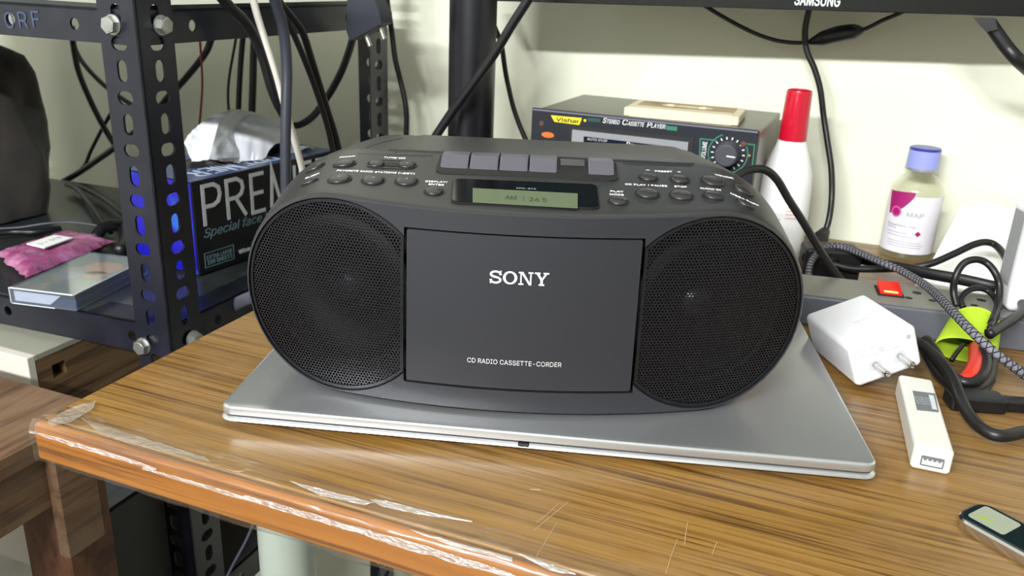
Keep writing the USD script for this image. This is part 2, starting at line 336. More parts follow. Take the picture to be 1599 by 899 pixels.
def lettering(s, P0, P1, n, h, thick=0.0003, bold=False, slant=0.0, lift=0.0):
    """words from P0 to P1 (ends of the baseline) on a surface of normal n, capitals h tall"""
    t = text(s, bold); b = t.bounds; P0, P1 = np.asarray(P0, float), np.asarray(P1, float)
    x = unit(P1-P0); n = unit(n-x*(np.asarray(n)@x)); y = np.cross(n, x); w = np.linalg.norm(P1-P0)
    v = t.vertices.copy(); v[:, 0] = v[:, 0]*w/b[1][0]; v[:, 1] *= h; v[:, 0] += slant*v[:, 1]; v[:, 2] = v[:, 2]/0.06*thick+lift
    return trimesh.Trimesh(P0+v[:, :1]*x+v[:, 1:2]*y+v[:, 2:]*n, t.faces, process=False)
def outline(poly, w): return poly.difference(poly.buffer(-w))
def on_plane(poly, P, x, n, depth):
    """polygon in (x, y = n cross x) laid on the plane at P, standing depth proud"""
    x = unit(x); n = unit(n-x*(np.asarray(n)@x)); return moved(prism(poly, depth), frame(P, x, np.cross(n, x), n))

# ================================================================ the room
def structure(name, mesh, m): 
    p = obj(name, mesh, m, None, smooth=False); p.SetCustomDataByKey('kind', 'structure'); return p
FZ = -DZ; U0, U1, V0, V1, CZ = -2.0, 2.1, -1.45, 1.0, 1.95
def slab_room(u0, v0, z0, u1, v1, z1): return moved(bx((u0, v0, z0), (u1, v1, z1)), room([0, 0, 0]))
structure('wall_back', slab_room(U0-.1, V1, FZ, U1+.1, V1+.1, CZ), 'wall')
structure('wall_front', slab_room(U0-.1, V0-.1, FZ, U1+.1, V0, CZ), 'wall_far')
structure('wall_left', slab_room(U0-.1, V0, FZ, U0, V1, CZ), 'wall_far')
structure('wall_right', slab_room(U1, V0, FZ, U1+.1, V1, CZ), 'wall_far')
structure('floor', slab_room(U0-.1, V0-.1, FZ-.1, U1+.1, V1+.1, FZ), 'floor')
structure('ceiling', slab_room(U0-.1, V0-.1, CZ, U1+.1, V1+.1, CZ+.1), 'ceiling')
t = thing('tube_light', 'white fluorescent tube lamp on the wall behind the viewer', 'lamp', W(TUBE_U, V0, TUBE_Z))
obj('lamp_body', slab_room(TUBE_U-.64, V0, TUBE_Z-.03, TUBE_U+.64, V0+.035, TUBE_Z+.04), 'lamp_body', t, False)
obj('tube', sweep([W(TUBE_U-.6, V0+.05, TUBE_Z), W(TUBE_U+.6, V0+.05, TUBE_Z)], 0.013), 'lamp_tube', t)

# ================================================================ the desk
DU0, DU1, DV0, DV1 = -0.432, 0.78, 0.319, 0.996
desk = thing('desk', 'wood grain desk with orange wooden front edge under torn clear film', 'desk', W(0, 0.6, -DZ))
obj('tabletop', moved(cbox((DU0, DV0+.0088, -.024), (DU1, DV1, 0), .0008), room([0, 0, 0])), 'desk', desk, 30)
obj('edge_lipping', moved(rbox((DU0-.001, DV0, -.0255), (DU1, DV0+.0082, .0002), .0036), room([0, 0, 0])), 'lipping', desk, 40)
def desk_leg(u, v, r=.0175):
    return cat(moved(lathe([(0, -.70), (r*1.0, -.70), (r*1.0, 0), (0, 0)], 28), frame(W(u, v, -.026), U, V, ZZ)), moved(lathe([(0, 0), (.021, 0), (.021, .02), (.0, .02)], 24), frame(W(u, v, -DZ), U, V, ZZ)))
for u, v in ((-.291, .372), (-.36, .93), (.70, .372), (.70, .93)): obj('leg', desk_leg(u, v), 'legmetal', desk, 40)
obj('rail', moved(cbox((-.30, .915, -.075), (.68, .94, -.026), .003), room([0, 0, 0])), 'legmetal', desk, 30)
# the clear wrap: a thin sheet folded round the front edge, rippled
def wrap_sheet(u0, u1, prof, amp, seed, nu, wav=(38, 130)):
    prof = np.asarray(prof, float); us = np.linspace(u0, u1, nu); k = len(prof)
    nrm = np.gradient(prof, axis=0); nrm = np.c_[-nrm[:, 1], nrm[:, 0]]; nrm /= np.linalg.norm(nrm, axis=1, keepdims=True)+1e-9
    uu, kk = np.meshgrid(us, np.arange(k), indexing='ij')
    nz = meshkit.fbm(np.stack([uu*wav[0], kk*0.9, uu*0], -1), 4, seed)
    off = amp*np.maximum(nz-.36, 0)*2.0+.0004
    v = prof[kk, 0]+nrm[kk, 0]*off; z = prof[kk, 1]+nrm[kk, 1]*off
    pts = uu[..., None]*U+v[..., None]*V+z[..., None]*ZZ
    i, j = np.meshgrid(np.arange(nu-1), np.arange(k-1), indexing='ij'); q = i*k+j
    f = np.stack([q, q+k, q+k+1, q+1], -1).reshape(-1, 4)
    return trimesh.Trimesh(pts.reshape(-1, 3), np.vstack([f[:, [0, 1, 2]], f[:, [0, 2, 3]]])[:, ::-1], process=False)
pf = [(DV0+.004, -.0262), (DV0+.0012, -.0258), (DV0-.0006, -.0240), (DV0-.0008, -.0200), (DV0-.0008, -.0160), (DV0-.0008, -.0120), (DV0-.0008, -.0080), (DV0-.0006, -.0045), (DV0+.0006, -.0012), (DV0+.0030, .0006), (DV0+.0060, .0008), (DV0+.009, .0008), (DV0+.013, .0007), (DV0+.017, .0006), (DV0+.021, .0004)]
obj('plastic_film', wrap_sheet(DU0-.0012, DU1, pf, .0022, 3, 420), 'film', desk, True, 'clear plastic film wrapped over the desk edge')
# crinkled folds of the film along the arris, and a lifted flake on the top
folds = []
for k, (u0, u1, dv, z0, wd) in enumerate(((-.433, -.335, -.0012, -.0040, .0022), (-.345, -.27, -.0014, -.0058, .0018), (-.275, -.20, -.0014, -.0050, .0034), (-.215, -.115, -.0014, -.0046, .0048), (-.13, .02, -.0012, -.0050, .004))):
    us = np.linspace(u0, u1, 60); s_ = np.sin(np.linspace(0, np.pi, 60))**.5
    a = np.array([W(u, DV0+dv-.0006*meshkit.fbm([u*160, 1, k], 3, 5), z0+.0016*(meshkit.fbm([u*70, 3, k], 3, 9)-.5)+wd*.5*s) for u, s in zip(us, s_)])
    b = np.array([W(u, DV0+dv-.0010*meshkit.fbm([u*190, 7, k], 3, 6)-.0006, z0-wd*.5*s*meshkit.fbm([u*120, 2, k], 2, 4)-.0008) for u, s in zip(us, s_)])
    c = b+V*.0004
    pts = np.vstack([a, b, c]); n_ = len(us); f = []
    for i in range(n_-1):
        f += [(i, n_+i, n_+i+1), (i, n_+i+1, i+1), (n_+i, 2*n_+i, 2*n_+i+1), (n_+i, 2*n_+i+1, n_+i+1)]
    folds.append(trimesh.Trimesh(pts, f, process=False))
def flake(pix, z, lift=.0012):
    c = [oz(x, y, z) for x, y in pix]; P = np.mean(c, 0); x = unit(c[1]-c[0])
    pts = np.array([[(q-P)@x, (q-P)@np.cross(ZZ, x)] for q in c])
    g = prism(Polygon(pts).buffer(0), .00025); g = g.subdivide_to_size(.004)
    g.vertices[:, 2] += lift*meshkit.fbm(g.vertices*[260, 260, 0]+5, 3, 2); return moved(g, frame(P, x, np.cross(ZZ, x), ZZ))
folds += [flake([(577, 781), (602, 783), (680, 803), (738, 816), (668, 807), (598, 793)], .0012), flake([(452, 752), (520, 770), (585, 786), (570, 790), (500, 775)], .001), flake([(640, 828), (715, 850), (800, 872), (800, 879), (700, 852)], .0005),
          flake([(800, 862), (880, 890), (900, 899), (860, 893)], .0005)]
obj('film_crinkles', cat(*folds), 'film_tear', desk, True, 'whitish crinkled folds of the clear film')
obj('film_corner', cat(flake([(74, 662), (96, 646), (126, 634), (150, 628), (146, 640), (130, 650), (112, 660), (84, 668)], .0012, .002), flake([(128, 655), (180, 672), (240, 690), (320, 716), (330, 724), (240, 704), (160, 682)], .0012, .0015)), 'film_soft', desk, True, 'wrinkled film at the desk corner')
# scratches
scr = []
for a, b in (((888, 783), (834, 828)), ((870, 815), (838, 868)), ((1074, 815), (1069, 850)), ((1058, 842), (1040, 895)), ((1120, 846), (1112, 866)), ((828, 764), (844, 765)), ((872, 786), (838, 815))):
    P, Q = oz(*a, .0002), oz(*b, .0002); mid = (P+Q)/2+[rng.normal()*.0008, rng.normal()*.0008, 0]
    scr.append(sweep([P, mid, Q], .00022, 4, 4))
M['scratch'] = mat('pale_scratch', (176, 146, 112), 0.6)
for q in scr: obj('scratch', q, 'scratch', desk, False)

# ================================================================ the laptop
LA, LB = np.array([-.17602, .45948, 0]), np.array([.21209, .42083, 0])
e1 = unit(LB-LA); e2 = np.cross(ZZ, e1); LW_, LD_ = np.linalg.norm(LB-LA), .252
fr = frame(LA, e1, e2, ZZ)
lap = thing('laptop', 'closed silver aluminium laptop lying under the black radio', 'laptop', LA+e1*LW_/2+e2*LD_/2)
g = rrect(0, 0, LW_, LD_, .009)
obj('base', moved(slab(g, [(.0014, .012), (.0024, .0052), (.0036, .0014), (.0044, .0002), (.0049, .0000), (.0056, .0003), (.0064, .0010), (.0070, .0022)]), fr), 'alu', lap, 25)
obj('gap_seal', moved(slab(g, [(.0068, .0036), (.0085, .0036)]), fr), 'alu_dark', lap, False)
obj('lid', moved(slab(g, [(.0083, .0015), (.0088, .0009), (.0114, .0009), (.0127, .0013), (.0136, .0022), (.0140, .0036)]), fr), 'alu', lap, 25)
c0 = (ray(819, 686)); P = oz(819, 686, .0062); s0 = (P-LA)@e1
obj('lid_notch', moved(cbox((s0-.0032, -.0002, .0054), (s0+.0032, .004, .0073), .0003), fr), 'alu_dark', lap, False)
for x, y in ((.03, .03), (LW_-.03, .03), (.03, LD_-.03), (LW_-.03, LD_-.03)):
    obj('rubber_foot', moved(lathe([(0, 0), (.006, 0), (.006, .0018), (0, .0018)], 20), fr@frame([x, y, 0], [1, 0, 0], [0, 1, 0], [0, 0, 1])), 'rubber', lap)

# ================================================================ the radio
TT, BX, BY, BYAW = .0140, .00572, .46550, -.02717
SAG, LEAN = .0377, .055
BM = frame([BX, BY, TT], [math.cos(BYAW), math.sin(BYAW), 0], [-math.sin(BYAW), math.cos(BYAW), 0], ZZ)
BI = np.linalg.inv(BM)
def bw(p): return (np.c_[np.atleast_2d(p), np.ones(len(np.atleast_2d(p)))]@BM.T)[:, :3]
def bl(p): return (np.c_[np.atleast_2d(p), np.ones(len(np.atleast_2d(p)))]@BI.T)[:, :3]
BXv, BYv = BM[:3, 0], BM[:3, 1]
def stadium(w, zb, zt, dip, nr=22, nt=40):
    r = (zt-zb)/2; zc = (zt+zb)/2; s = w-r
    a = np.linspace(-np.pi/2, np.pi/2, nr); R_ = np.c_[s+r*np.cos(a), zc+r*np.sin(a)]
    xt = np.linspace(s, -s, nt)[1:-1]; T_ = np.c_[xt, zt-dip*(1-(xt/s)**2)]
    L_ = np.c_[-R_[::-1, 0], R_[::-1, 1]]; xb = np.linspace(-s, s, nt)[1:-1]; B_ = np.c_[xb, np.full(len(xb), zb)]
    return np.vstack([R_, T_, L_, B_])
#        Y      half width  bottom   top   dip   fade of the front's curve
SEC = [(.0008, .1738, .0026, .1252, .0022, 1), (.0018, .1748, .0014, .1266, .0024, 1), (.0040, .1755, .0008, .1275, .0024, 1), (.010, .1760, .0008, .1284, .0022, .97), (.025, .1762, .0010, .1304, .0016, .82), (.045, .1762, .0014, .1334, .0008, .58),
       (.068, .1760, .0018, .1372, .0003, .33), (.086, .1757, .002, .1398, 0, .17), (.092, .1755, .002, .1403, 0, .12), (.110, .1745, .002, .1392, 0, .03), (.150, .171, .003, .1360, 0, 0), (.190, .165, .006, .1326, 0, 0), (.202, .161, .010, .1300, 0, 0), (.207, .156, .016, .1240, 0, 0)]
def curve_y(X, Z, Y, fade): return Y+fade*(SAG*(X/.175)**2+LEAN*(Z-.06))
rows = []
for Y, w, zb, zt, dip, fade in SEC:
    s_ = stadium(w, zb, zt, dip); rows.append(np.c_[s_[:, 0], curve_y(s_[:, 0], s_[:, 1], Y, fade), s_[:, 1]])
n_ = len(rows[0]); pts = np.vstack(rows+[[[0, .207, .07]]]); f = []
for i in range(len(rows)-1):
    for j in range(n_):
        a, b = i*n_+j, i*n_+(j+1) % n_; f += [(a, b, b+n_), (a, b+n_, a+n_)]
for j in range(n_): f.append(((len(rows)-1)*n_+j, (len(rows)-1)*n_+(j+1) % n_, len(rows)*n_))
f = [q[::-1] for q in f]
shell = trimesh.Trimesh(bw(pts), f, process=False)
if shell.volume < 0: shell.invert()
_t = shell.triangles; _n = shell.face_normals
_vn = trimesh.Trimesh(shell.vertices, shell.faces, process=False).vertex_normals
def hit(x, y, lift=0.0):
    d = unit(ray(x, y)); e1_, e2_ = _t[:, 1]-_t[:, 0], _t[:, 2]-_t[:, 0]; h = np.cross(d, e2_); a = (e1_*h).sum(1); ok = np.abs(a) > 1e-14; a = np.where(ok, a, 1)
    s = EYE-_t[:, 0]; u_ = (s*h).sum(1)/a; q = np.cross(s, e1_); v_ = (q@d)/a; t_ = (e2_*q).sum(1)/a
    ok &= (u_ >= -1e-6) & (v_ >= -1e-6) & (u_+v_ <= 1+1e-6) & (t_ > 0)
    if not ok.any(): return None, None
    k = np.where(ok, t_, 1e9).argmin(); fa = shell.faces[k]; w = np.array([1-u_[k]-v_[k], u_[k], v_[k]])
    n = unit((_vn[fa]*w[:, None]).sum(0)); return EYE+d*t_[k]+n*lift, n
radio = thing('radio_cassette_player', 'black portable radio cassette player with two round speakers on the laptop', 'radio', bw([0, .1, 0])[0])
obj('shell', shell, 'shell', radio, 50)
def bent(poly, y0, y1, size=.007):
    g = prism(poly, y1-y0).subdivide_to_size(size); p = g.vertices
    X, Z, Y = p[:, 0].copy(), p[:, 1].copy(), y1-p[:, 2]
    t_ = trimesh.Trimesh(bw(np.c_[X, curve_y(X, Z, Y, 1), Z]), g.faces, process=False); 
    return t_
GX, GZ, GR, GCUT = .1126, .0640, .0597, .0702
face = Polygon(stadium(.1738, .0026, .1252, .0022))
door_open = sbox(-.0698, .0158, .0698, .1122)
discs = unary_union([Point(-GX, GZ).buffer(GR+.0008, quad_segs=40), Point(GX, GZ).buffer(GR+.0008, quad_segs=40)])
obj('front_frame', bent(face.difference(discs).difference(door_open), .0005, .0075, .005), 'door', radio, 40)
obj('baffle', bent(face.buffer(-.003), .0225, .0245, .02), 'black', radio, False)
dr = bent(rrect(-.0682, .0172, .0682, .1112, .0012), .0006, .006, .006)
door = obj('disc_door', dr, 'door', radio, 40)
# lettering cut by hand: a wide slab serif
def bars(*rs): return unary_union([sbox(*r) for r in rs])
def ell(cx, cy, rx, ry): return affinity.scale(Point(cx, cy).buffer(1, quad_segs=14), rx, ry)
L_S = unary_union([ell(.5, .715, .5, .285).difference(ell(.5, .715, .30, .135)).difference(sbox(.5, .40, 1.2, .66)), ell(.5, .285, .5, .285).difference(ell(.5, .285, .30, .135)).difference(sbox(-.2, .34, .5, .60)),
                   affinity.rotate(sbox(.18, .435, .82, .585), -16, origin=(.5, .5)), sbox(.86, .66, .97, 1.0), sbox(.03, 0, .14, .34)])
L_O = ell(.6, .5, .6, .5).difference(ell(.6, .5, .36, .37))
L_N = unary_union([bars((.0, 0, .42, .12), (.0, .88, .36, 1), (.14, 0, .27, 1), (.80, .88, 1.22, 1), (.95, 0, 1.08, 1)), Polygon([(.14, 1), (.38, 1), (1.08, 0), (.88, 0)])])
L_Y = unary_union([bars((.0, .88, .48, 1), (.72, .88, 1.2, 1), (.36, 0, .84, .12), (.49, 0, .71, .45)), Polygon([(.10, .95), (.36, .95), (.71, .42), (.49, .42)]), Polygon([(1.10, .95), (.90, .95), (.52, .42), (.70, .42)])])
def word(glyphs, x0, x1, zb, h, gap=.1):
    out, x = [], 0.0
    for gl in glyphs:
        b = gl.bounds; out.append(affinity.translate(gl, x-b[0], 0)); x += b[2]-b[0]+gap
    s = (x1-x0)/(x-gap); return unary_union([affinity.translate(affinity.scale(o_, s, h, origin=(0, 0)), x0, zb) for o_ in out])
obj('brand_lettering', bent(word([L_S, L_O, L_N, L_Y], -.0190, .0154, .0829, .0079), .0003, .0007, .004), 'silverprint', door, False)
def bent_text(s, x0, x1, zb, h):
    t_ = text(s); b = t_.bounds; v = t_.vertices.copy(); X = x0+v[:, 0]*(x1-x0)/b[1][0]; Z = zb+v[:, 1]*h; Y = .0007-v[:, 2]/.06*.0004
    return trimesh.Trimesh(bw(np.c_[X, curve_y(X, Z, Y, 1), Z]), t_.faces, process=False)
obj('door_lettering', bent_text('CD RADIO CASSETTE-CORDER', -.0308, .0256, .0328, .0029), 'silverprint', door, False)
# speakers: a punched metal grille (hexagonal holes) over a paper cone
def grille(sx):
    p, rh = .00205, .00072; ro = p/math.sqrt(3); vs, fs = [], []
    ang = np.arange(6)*np.pi/3+np.pi/6; ca, sa = np.cos(ang), np.sin(ang)
    ring = np.vstack([np.c_[ro*ca, ro*sa, np.zeros(6)], np.c_[rh*ca, rh*sa, np.zeros(6)], np.c_[rh*ca, rh*sa, np.full(6, .0007)]])
    fr_ = []
    for k in range(6):
        k1 = (k+1) % 6; fr_ += [(k, k1, 6+k1), (k, 6+k1, 6+k), (6+k, 6+k1, 12+k1), (6+k, 12+k1, 12+k)]
    fr_ = np.array(fr_); nrow = int(2*GR/(p*.866))+4; cells = []
    for j in range(-nrow//2, nrow//2+1):
        for i in range(-34, 35):
            x, z = (i+.5*(j % 2))*p, j*p*.866
            if math.hypot(x, z) < GR-.0016 and abs(sx*GX+x) > GCUT+.0012: cells.append((x, z))
    cells = np.array(cells)
    vs = (ring[None]+np.c_[cells, np.zeros(len(cells))][:, None]).reshape(-1, 3); fs = (fr_[None]+(np.arange(len(cells))*18)[:, None, None]).reshape(-1, 3)
    t_ = trimesh.Trimesh(vs, fs, process=False)
    rim = Point(0, 0).buffer(GR, quad_segs=48); rim = rim.intersection(sbox(-1, -1, sx*-GCUT*-1-GX if False else (GX-GCUT), 1)) if sx < 0 else rim.intersection(sbox(-(GX-GCUT), -1, 1, 1))
    rm = prism(outline(rim, .0019), .0018).subdivide_to_size(.004); rv = rm.vertices.copy(); rv[:, 2] = .0012-rv[:, 2]
    rm = trimesh.Trimesh(rv, rm.faces, process=False)
    t_ = cat(t_, rm); v = t_.vertices; X, Z = v[:, 0]+sx*GX, v[:, 1]+GZ
    dome = -.0016*np.clip(1-(np.hypot(v[:, 0], v[:, 1])/GR)**2, 0, 1)
    g = trimesh.Trimesh(bw(np.c_[X, curve_y(X, Z, .0022+v[:, 2]+dome, 1), Z]), t_.faces, process=False)
    return g
def cone(sx):
    c = lathe([(.050, .0), (.048, -.0015), (.046, .0), (.042, .0012), (.040, .0), (.016, -.008), (.012, -.0085)], 48)
    n = unit(np.array([-2*SAG*sx*GX/.175**2, 1, 0]));
    P = np.array([sx*GX, curve_y(sx*GX, GZ, .012, 1), GZ]); z = -n; x = np.cross([0, 0, 1.], z); x /= np.linalg.norm(x)
    m_ = BM@frame(P, x, np.cross(z, x), z)
    cap = lathe([(.0, -.0030), (.006, -.0038), (.010, -.0058), (.0125, -.0086)], 32)
    return moved(c, m_), moved(cap, m_)
for sx in (-1, 1):
    c_, d_ = cone(sx); k_ = obj('speaker_cone', c_, 'cone', radio, 40); obj('dust_cap', d_, 'dome', k_, True)
    obj('speaker_grille', grille(sx), 'grille', radio, False)
# controls, standing on the shell where its surface is
def oval(x, y, rpx, h=.0015, sq=1.0, name='button', turn=None, label=None):
    P, n = hit(x, y); dep = (P-EYE)@FW; r = rpx*dep/F
    ax = unit(BXv-n*(BXv@n)) if turn is None else unit(hit(*turn)[0]-P); ax = unit(ax-n*(ax@n)); m_ = frame(P, ax, np.cross(n, ax), n)@np.diag([1, sq, 1, 1])
    b = obj(name, moved(lathe([(0, h+.0005), (r*.55, h+.00045), (r*.88, h+.0001), (r*.97, h-.0004), (r, h-.0010), (r, -.0010)], 36), m_), 'button', radio, 40, label)
    obj('button_recess', moved(lathe([(r*.9, -.0004), (r*.9, .00012), (r+.0013, .00022), (r+.0014, -.0004)], 36), m_), 'black', b, False)
    return P, n
oval(492, 262, 14, turn=(506, 256), sq=.85); oval(483, 285, 13, turn=(497, 280), sq=.6); oval(538, 256, 16, sq=.8)
P, n = hit(612, 257); ax = unit(BXv-n*(BXv@n))
obj('tune_recess', moved(prism(outline(slot(0, 0, .0325, .0135), .0007), .0005), frame(P, ax, np.cross(n, ax), n)), 'button', radio, False)
obj('tune_bridge', moved(prism(slot(0, 0, .010, .0062), .0004), frame(P, ax, np.cross(n, ax), n)), 'black', radio, False)
oval(588, 257, 12); oval(636, 258, 13)
for q in ((530, 280), (583, 282), (635, 283.5)): oval(*q, 16.5)
oval(678, 300, 13.5)
oval(1012.5, 278, 13); oval(1061.5, 281, 13.5); oval(1011, 303, 17); oval(1064, 306, 17); oval(965.6, 315, 14); oval(1113, 284, 17, turn=(1128, 287)); oval(1160, 298, 16, turn=(1172, 305), sq=.8); oval(1113.6, 306.5, 14); oval(1163, 319, 13, turn=(1174, 326), sq=.7)
pr_ = []
def mark(s, a, b, h=.0021, bold=True):
    """words that follow the curve of the shell between two points of the picture"""
    k = 9; hs = [hit(a[0]+(b[0]-a[0])*q, a[1]+(b[1]-a[1])*q) for q in np.linspace(0, 1, k)]; Ps = np.array([q[0] for q in hs]); ns = np.array([q[1] for q in hs])
    t_ = text(s, bold).subdivide_to_size(.35); v = t_.vertices; fx = np.clip(v[:, 0]/t_.bounds[1][0], 0, 1); g_ = np.linspace(0, 1, k)
    P = np.stack([np.interp(fx, g_, Ps[:, c]) for c in range(3)], 1); n = np.stack([np.interp(fx, g_, ns[:, c]) for c in range(3)], 1); n /= np.linalg.norm(n, axis=1, keepdims=True)
    x = unit(Ps[-1]-Ps[0]); y = np.cross(n, x); y /= np.linalg.norm(y, axis=1, keepdims=True)
    pr_.append(trimesh.Trimesh(P+y*(v[:, 1:2]*h)+n*(.00012+v[:, 2:]/.06*.00026), t_.faces, process=False))
mark('SLEEP', (476, 280), (498, 272)); mark('FM/AM', (530, 247), (554, 245)); mark('TUNE/', (599, 247), (621, 248))
mark('FAVORITE', (525.5, 267.5), (559, 268.5)); mark('RADIO', (562, 268.7), (582, 269.8)); mark('STATIONS', (585, 270), (619, 271.3)); mark('(\u2013SET)', (621.5, 271.5), (647.5, 273))
mark('DISPLAY/', (664, 284.5), (699, 286)); mark('ENTER', (669, 289), (693, 290.5)); mark('PRESET', (1023, 268.5), (1050, 269.6)); mark('\u2013', (1009, 267), (1015, 267.2), .0030); mark('+', (1058, 269.6), (1063.5, 269.8), .0024)
mark('CD PLAY / PAUSE', (976, 289), (1042, 292)); mark('STOP', (1053, 292.5), (1073, 293.5)); mark('PLAY', (953, 300), (974, 301)); mark('MODE', (952, 304.8), (974, 306)); mark('VOLUME', (1118, 274), (1146, 280)); mark('AUDIO IN', (1093, 295), (1126, 298.2)); mark('MEGA BASS', (1141, 303), (1185, 322.5))
P, n = hit(628, 247); ax = unit(BXv-n*(BXv@n)); pr_.append(moved(prism(outline(rrect(-.0022, -.0011, .0022, .0011, .0003), .0004), .0002), frame(P, ax, np.cross(n, ax), n)))
for q in pr_: obj('control_lettering', q, 'print', radio, False)
dim = []
def mark2(s, a, b, h=.0022):
    (P, n), (Q, n2) = hit(*a), hit(*b); dim.append(lettering(s, P+n*.0021, Q+n2*.0021, n+n2, h, .0001, True))
for s, x, y, w in (('1', 530, 281, 2), ('2', 583, 283, 3), ('3', 635, 285, 3), ('+', 636, 260, 4), ('\u2013', 588, 258, 4)): mark2(s, (x-w/1.4, y), (x+w/1.4, y+.1))
for q in dim: obj('button_lettering', q, 'printdim', radio, False)
# display
def on_shell(pix):
    hs = [hit(*p) for p in pix]; P = np.mean([h[0] for h in hs], 0); n = unit(sum(h[1] for h in hs)); x = unit((hs[1][0]-hs[0][0])+(hs[2][0]-hs[3][0])); n = unit(n-x*(n@x)); y = np.cross(n, x)
    return P, x, n, [((h[0]-P)@x, (h[0]-P)@y) for h in hs]
P, x, n, c_ = on_shell([(709, 282.5), (931, 291.5), (935, 327), (706, 317.5)])
g = Polygon(c_).buffer(-.004).buffer(.004, quad_segs=8)
disp = obj('display_bezel', on_plane(g, P, x, n, .0016), 'glossblack', radio, False, 'glossy display panel')
obj('bezel_gap', on_plane(outline(g.buffer(.0008), .0008), P, x, n, .0012), 'black', disp, False)
q_ = [plane(*p, P+n*.0016, n) for p in ((738, 294), (902, 302.5), (902, 325), (738, 315.5))]; y = np.cross(n, x)
obj('display', on_plane(Polygon([((k-P)@x, (k-P)@y) for k in q_]), P+n*.0014, x, n, .0005), 'lcd', disp, False, 'greenish grey liquid crystal display')
Pl = P+n*.0019
obj('display_segments', cat(*[lettering(s, plane(a, b, Pl, n), plane(c, b+(c-a)*.045, Pl, n), n, .0052, .0001, True) for s, a, b, c in (('AM', 788, 311, 806), ('1', 816, 313, 819), ('26', 826, 314, 842), ('5', 847, 315, 854))]), 'lcdseg', disp, False)
obj('type_lettering', lettering('CFD-S70', plane(806, 294.6, P+n*.0016, n), plane(837, 296, P+n*.0016, n), n, .0018, .0001, True), 'printdim', disp, False)
# tape keys
def zt_at(Y): return np.interp(Y, [s[0]+s[5]*LEAN*(s[3]-.06) for s in SEC], [s[3]-s[4] for s in SEC])
def key_x(px, py, Z): return bl([oz(px, py, TT+Z)])[0][0]
KY0, KZ0, KY1, KZ1 = .0590, .1338, .0735, .1428
well = []
xa, xb = key_x(676, 268, .137), key_x(969, 283, .137)
gw = rrect(xa, .0555, xb, .0885, .006); gwm = prism(gw, .0006).subdivide_to_size(.01); v = gwm.vertices.copy(); v[:, 2] += zt_at(v[:, 1]); gwm = trimesh.Trimesh(bw(v), gwm.faces, process=False)
obj('key_well', gwm, 'black', radio, False)
edges = [(683, 727), (730, 775), (778, 823), (826, 870), (873.5, 918), (921, 962)]
for k, (a, b) in enumerate(edges):
    yy = 262+(a-683)*.045; x0, x1 = key_x(a, yy, .139), key_x(b, yy+2, .139)
    dy, dz = (.0035, -.0042) if k == 4 else (0, 0)
    sec = np.array([(KY0+dy, KZ0+dz-.003), (KY0+dy, KZ0+dz), (KY1+dy, KZ1+dz-.0004), (KY1+dy+.0008, KZ1+dz), (KY1+dy+.0135, KZ1+dz-.0006), (KY1+dy+.0135, KZ0-.004)])
    cy, cz = sec.mean(0); ins = .0008 if k else .0008; pts = []
    for xx, s_ in ((x0, .93), (x0+.0008 if k else x0+.003, 1.0), (x1-.0008 if k < 5 else x1-.003, 1.0), (x1, .93)): pts.append(np.c_[np.full(6, xx), cy+(sec[:, 0]-cy)*s_, cz+(sec[:, 1]-cz)*s_])
    kk = obj('tape_key', trimesh.Trimesh(bw(hull(np.vstack(pts)).vertices), hull(np.vstack(pts)).faces, process=False), 'key', radio, 20, 'pressed-down tape key' if k == 4 else None)
    if k == 4:
        lp_ = hull([(xx, yy_, zz_) for xx in (x0+.001, x1-.001) for yy_, zz_ in ((KY1+.002, .1375), (KY1+.004, .1412), (KY1+.010, .1412), (KY1+.010, .1375))]); obj('key_step', trimesh.Trimesh(bw(lp_.vertices), lp_.faces, process=False), 'shell', kk, 20)
# lid and its seams
gl = Polygon([(-.093, .0905), (.107, .0905), (.104, .150), (.098, .198), (-.083, .198), (-.088, .150)])
lm = prism(gl, .0016).subdivide_to_size(.012); v = lm.vertices.copy(); v[:, 2] += zt_at(v[:, 1])-.0008; obj('cassette_lid', trimesh.Trimesh(bw(v), lm.faces, process=False), 'shell', radio, 30)
def seam(pix, r=.0004): return sweep([h for h in (hit(*p)[0] for p in pix) if h is not None], r, 6, 3)
sm = [seam([(659, 218.5), (640, 227), (618, 238.5)], .0005), seam([(1037, 233.5), (1050, 243), (1067, 254)], .0005), seam([(1006, 241), (1013, 246), (1022, 250.5)], .0007), seam([(628, 216), (600, 222), (572, 231)]), seam([(516, 239.5), (560, 240), (610, 241.5), (676, 243)]), seam([(972, 255), (1010, 257), (1050, 258), (1078, 259.5)])]
for q in sm: obj('seam', q, 'black', radio, False)
P, n = hit(1048, 252); ax = unit(BXv-n*(BXv@n)); obj('lid_notch', moved(lathe([(0, .0006), (.006, .0005), (.0075, 0)], 24), frame(P, ax, np.cross(n, ax), n)@np.diag([1.4, .8, 1, 1])), 'key', radio, True)
P, n = hit(943, 253.5); ax = unit(BXv-n*(BXv@n)); obj('record_mark', moved(lathe([(0, .0021), (.0016, .0021), (.0016, .001)], 20), frame(P, ax, np.cross(n, ax), n)@np.diag([1.5, 1, 1, 1])), 'reddot', radio, False, 'red record mark')
for X, Y in ((-.12, .05), (.12, .05), (-.11, .18), (.11, .18)):
    obj('rubber_foot', moved(lathe([(0, 0), (.008, 0), (.008, .012), (0, .012)], 20), BM@frame([X, Y, 0], [1, 0, 0], [0, 1, 0], [0, 0, 1])), 'rubber', radio)
